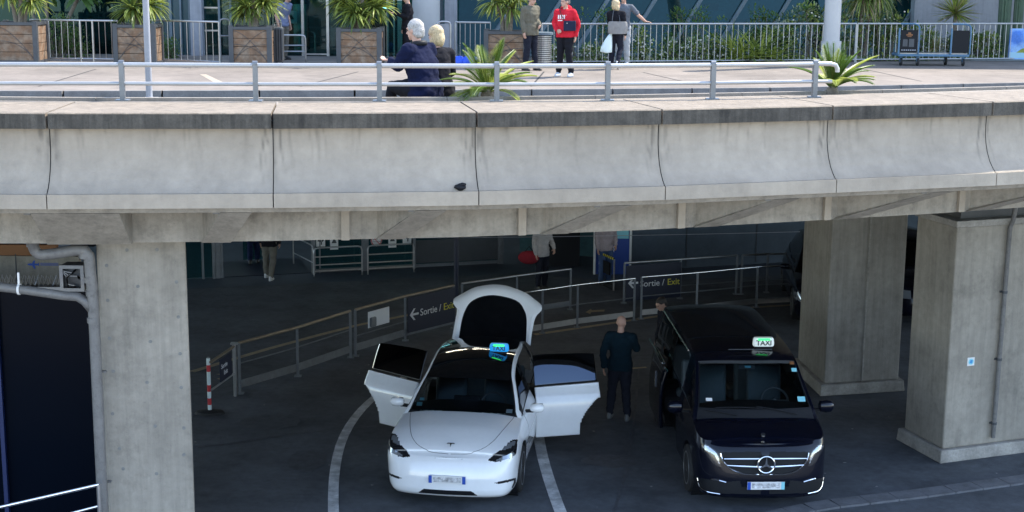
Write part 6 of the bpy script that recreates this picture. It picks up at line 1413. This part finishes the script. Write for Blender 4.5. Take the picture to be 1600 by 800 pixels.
m = MB(); m.box((0, 1.28, 1.0), (1.6, .5, .26)); obj('dashboard', m, M['dash'], van, local=True, bevel=.07)
m = MB(); m.box((.5, 1.22, 1.14), (.5, .3, .06)); obj('instrument_cowl', m, M['dash'], van, local=True, bevel=.03)
for x in (-.42, .42): seat(van, x, 2.0, .82, .52, .68, .15)
for y_ in (3.0, 4.0):
    for x in (-.42, .42): seat(van, x, y_, .6, .52, .7, .15, 'rear_seat')
steering(van, .42, 1.5, 1.16, .2, .6)
for sd in (1, -1): mirror_(van, sd*1.0, 1.18, 1.17, sd, M['cark'], .21, .19)
m = MB(); m.box((0, 1.58, 1.66), (.24, .03, .07)); obj('rear_view_mirror', m, M['steeld'], van, local=True)
m = MB(); m.box((0, 1.5, 1.68), (.09, .01, .035), mat=Matrix.Rotation(-.8, 3, 'X')); obj('toll_badge', m, M['sticker'], van, local=True)
def wsz(y): return VP_['zr'](y)
def onws(px, py):
    # point on the windscreen along the sight line, found on the shell rows
    best = None
    for row in VG['roof']:
        for v in row:
            for s_ in (1, -1):
                q = ROOTM[van.name] @ Vector((v.x*s_, v.y, v.z)); a, b = pj(q); dd = (a-px)**2+(b-py)**2
                if best is None or dd < best[0]: best = (dd, Vector((v.x*s_, v.y, v.z)))
    return best[1]
for px, py, w_, h_, mm_ in ((1237, 569, .06, .05, 'orange'), (1240, 578, .075, .06, 'sticker'), (1251, 625, .11, .085, 'sticker'), (1108, 625, .09, .05, 'plate')):
    q = onws(px, py); m = MB(); m.box(q+Vector((0, -.012, .01)), (w_, .005, h_), mat=Matrix.Rotation(-R(48), 3, 'X')); st_ = obj('window_sticker', m, M[mm_], van, local=True)
for a, b in (((1102, 640), (1150, 648)), ((1118, 637), (1192, 640)), ((1180, 636), (1245, 646))):
    p_ = onws(*a)+Vector((0, -.03, .02)); q_ = onws(*b)+Vector((0, -.03, .02)); m = MB(); m.tube([p_, (p_+q_)/2+Vector((0, -.015, .015)), q_], .009, 6); obj('wiper', m, M['black'], van, local=True)
# grille bars, star, chrome trims
def skp(px, py, off=.012):
    best = None
    for row in VG['skirt']:
        if row[0].y > 1.0: break
        for v in row:
            q = ROOTM[van.name] @ v; a, b = pj(q); dd = (a-px)**2+(b-py)**2
            if best is None or dd < best[0]: best = (dd, v)
    return best[1]+Vector((0, -off, 0))
def vq(x, y, off=.012):
    p_ = vp([(x, y)])[0]; return skp(*p_, off)
def both(nm, m, mat, root=van, smooth=False):
    m2 = MB(); m2.add([Vector((-Vector(v).x, Vector(v).y, Vector(v).z)) for v in m.v], [f[::-1] for f in m.f]); obj(nm, m, mat, root, local=True, smooth=smooth); obj(nm, m2, mat, root, local=True, smooth=smooth)
def xfix(v, x): return Vector((x, v.y, v.z))
for yy0, yy1 in ((405, 400), (470, 455)):
    m = MB(); a = vq(830, yy0, .03); b = vq(1060 if yy0 < 450 else 1040, yy1, .03); mid = (a+b)/2; m.tube([xfix(a, .05), mid, b], [.019, .018, .011], 8, True, (1, 1)); both('grille_bar', m, M['steel'] if False else M['chrome'], smooth=True)
m = MB(); m.tube(catmull([vq(1085, 360, .015), vq(1070, 420, .015), vq(1005, 492, .015), vq(900, 530, .015), xfix(vq(765, 540, .015), 0)], .04), .009, 6); both('grille_surround', m, M['chrome'])
m = MB(); m.tube(catmull([vq(1040, 600, .01), vq(1120, 580, .01), vq(1208, 560, .008), vq(1222, 590, .005)], .04), [.011]*len(catmull([vq(1040, 600, .01), vq(1120, 580, .01), vq(1208, 560, .008), vq(1222, 590, .005)], .04)), 6); both('bumper_trim', m, M['chrome'])
m = MB(); pp = catmull([vq(1222, 600, .006), vq(1215, 640, .006), vq(1160, 675, .008), vq(1080, 697, .008)], .04); m.tube(pp, .008, 6); both('bumper_trim', m, M['chrome'])
c = xfix(vq(762, 448, .045), 0); m = MB(); rr = .118
m.tube([c+Vector((math.cos(a)*rr, 0, math.sin(a)*rr)) for a in [2*math.pi*k/40 for k in range(41)]], .014, 8); 
for k in range(3):
    a = math.pi/2+k*2*math.pi/3; t_ = c+Vector((math.cos(a)*rr, 0, math.sin(a)*rr)); s1 = c+Vector((math.cos(a+1.05)*.02, 0, math.sin(a+1.05)*.02)); s2 = c+Vector((math.cos(a-1.05)*.02, 0, math.sin(a-1.05)*.02)); m.prism([s1, t_+Vector((math.cos(a+1.57)*.003, 0, math.sin(a+1.57)*.003)), t_-Vector((math.cos(a+1.57)*.003, 0, math.sin(a+1.57)*.003)), s2, c], (0, -.012, 0))
st_ = obj('star_badge', m, M['chrome'], van, local=True, smooth=True); m = MB(); m.cyl(c+Vector((0, .01, 0)), c+Vector((0, .025, 0)), rr, n=30); obj('badge_back', m, M['black'], st_, local=True)
hb = None
for row in VG['hood']:
    if .3 < row[0].y < .33: hb = row[0]
hb = hb or VG['hood'][0][0]; m = MB(); m.cyl(hb+Vector((0, -.04, .0)), hb+Vector((0, -.05, .02)), .032, n=20); obj('bonnet_badge', m, M['chrome'], van, local=True)
plate(van, (0, -.035, .40), 0, .52, sc_=2)
taxisign(van, (.31, 1.93, 1.885), .32, .13, .1, 'taxiw', [('TAXI', .42, .105)], 'taxig')
m = MB(); m.tube([(-.25, 1.72, 1.885), (.4, 1.72, 1.885)], .006, 5); obj('roof_strip', m, M['steeld'], van, local=True)
# ---------------------------------------------------------------- two dark cars behind the rear pillar: same kind of shell, simple classes
def dcls(kind, c, i, j):
    if kind == 'skirt':
        for wy in (WF, WB):
            if c.x > .7 and (c.y-wy)**2+(c.z-.35)**2 < .40**2: return None
        if c.y < .7 and c.x > .5 and .56 < c.z < .72: return 'headlight'
        return 'body'
    if kind == 'side': return 'body' if (j >= 22 or j == 0) else 'side_window'
    if kind == 'roof':
        if j/40 > .93: return 'body'
        if c.y < 2.08: return 'windshield'
        return 'body' if c.y < 3.9 else 'windshield'
    return 'body'
TP2 = dict(TP); TP2.update(fine=.04, finey=1.1, coarse=.06, NZ=20, NG=50); DG = car_shell(TP2); DC = collect(DG, dcls)
def darkcar(label, x, y, rz):
    t = thing('parked_car', label, 'car', (x, y, 0), rz)
    for nm, mt, sp in (('body', 'cark', 0), ('headlight', 'lampglass', 1), ('side_window', 'cglassd', 1), ('windshield', 'cglassd', 0)): put(t, DC, nm, M[mt], sp)
    for yy, sd in ((WF, 1), (WF, -1), (WB, 1), (WB, -1)): wheel(t, sd*.83, yy, .35, .24, sd)
    for sd in (1, -1): mirror_(t, sd*.955, 1.72, 1.0, sd, M['cark'])
    plate(t, (0, -.018, .44))
    m = MB(); m.box((0, 2.4, .3), (1.5, 4.1, .2)); obj('floor_pan', m, M['black'], t, local=True); return t
p = at(1226, 505, 0); darkcar('dark car half hidden behind the rear pillar, one headlight glinting', p.x+1.05, p.y-.6, R(-6))
p = at(1428, 500, 0); darkcar('dark car seen in the gap between the two right pillars', p.x+.3, p.y-.4, R(4))
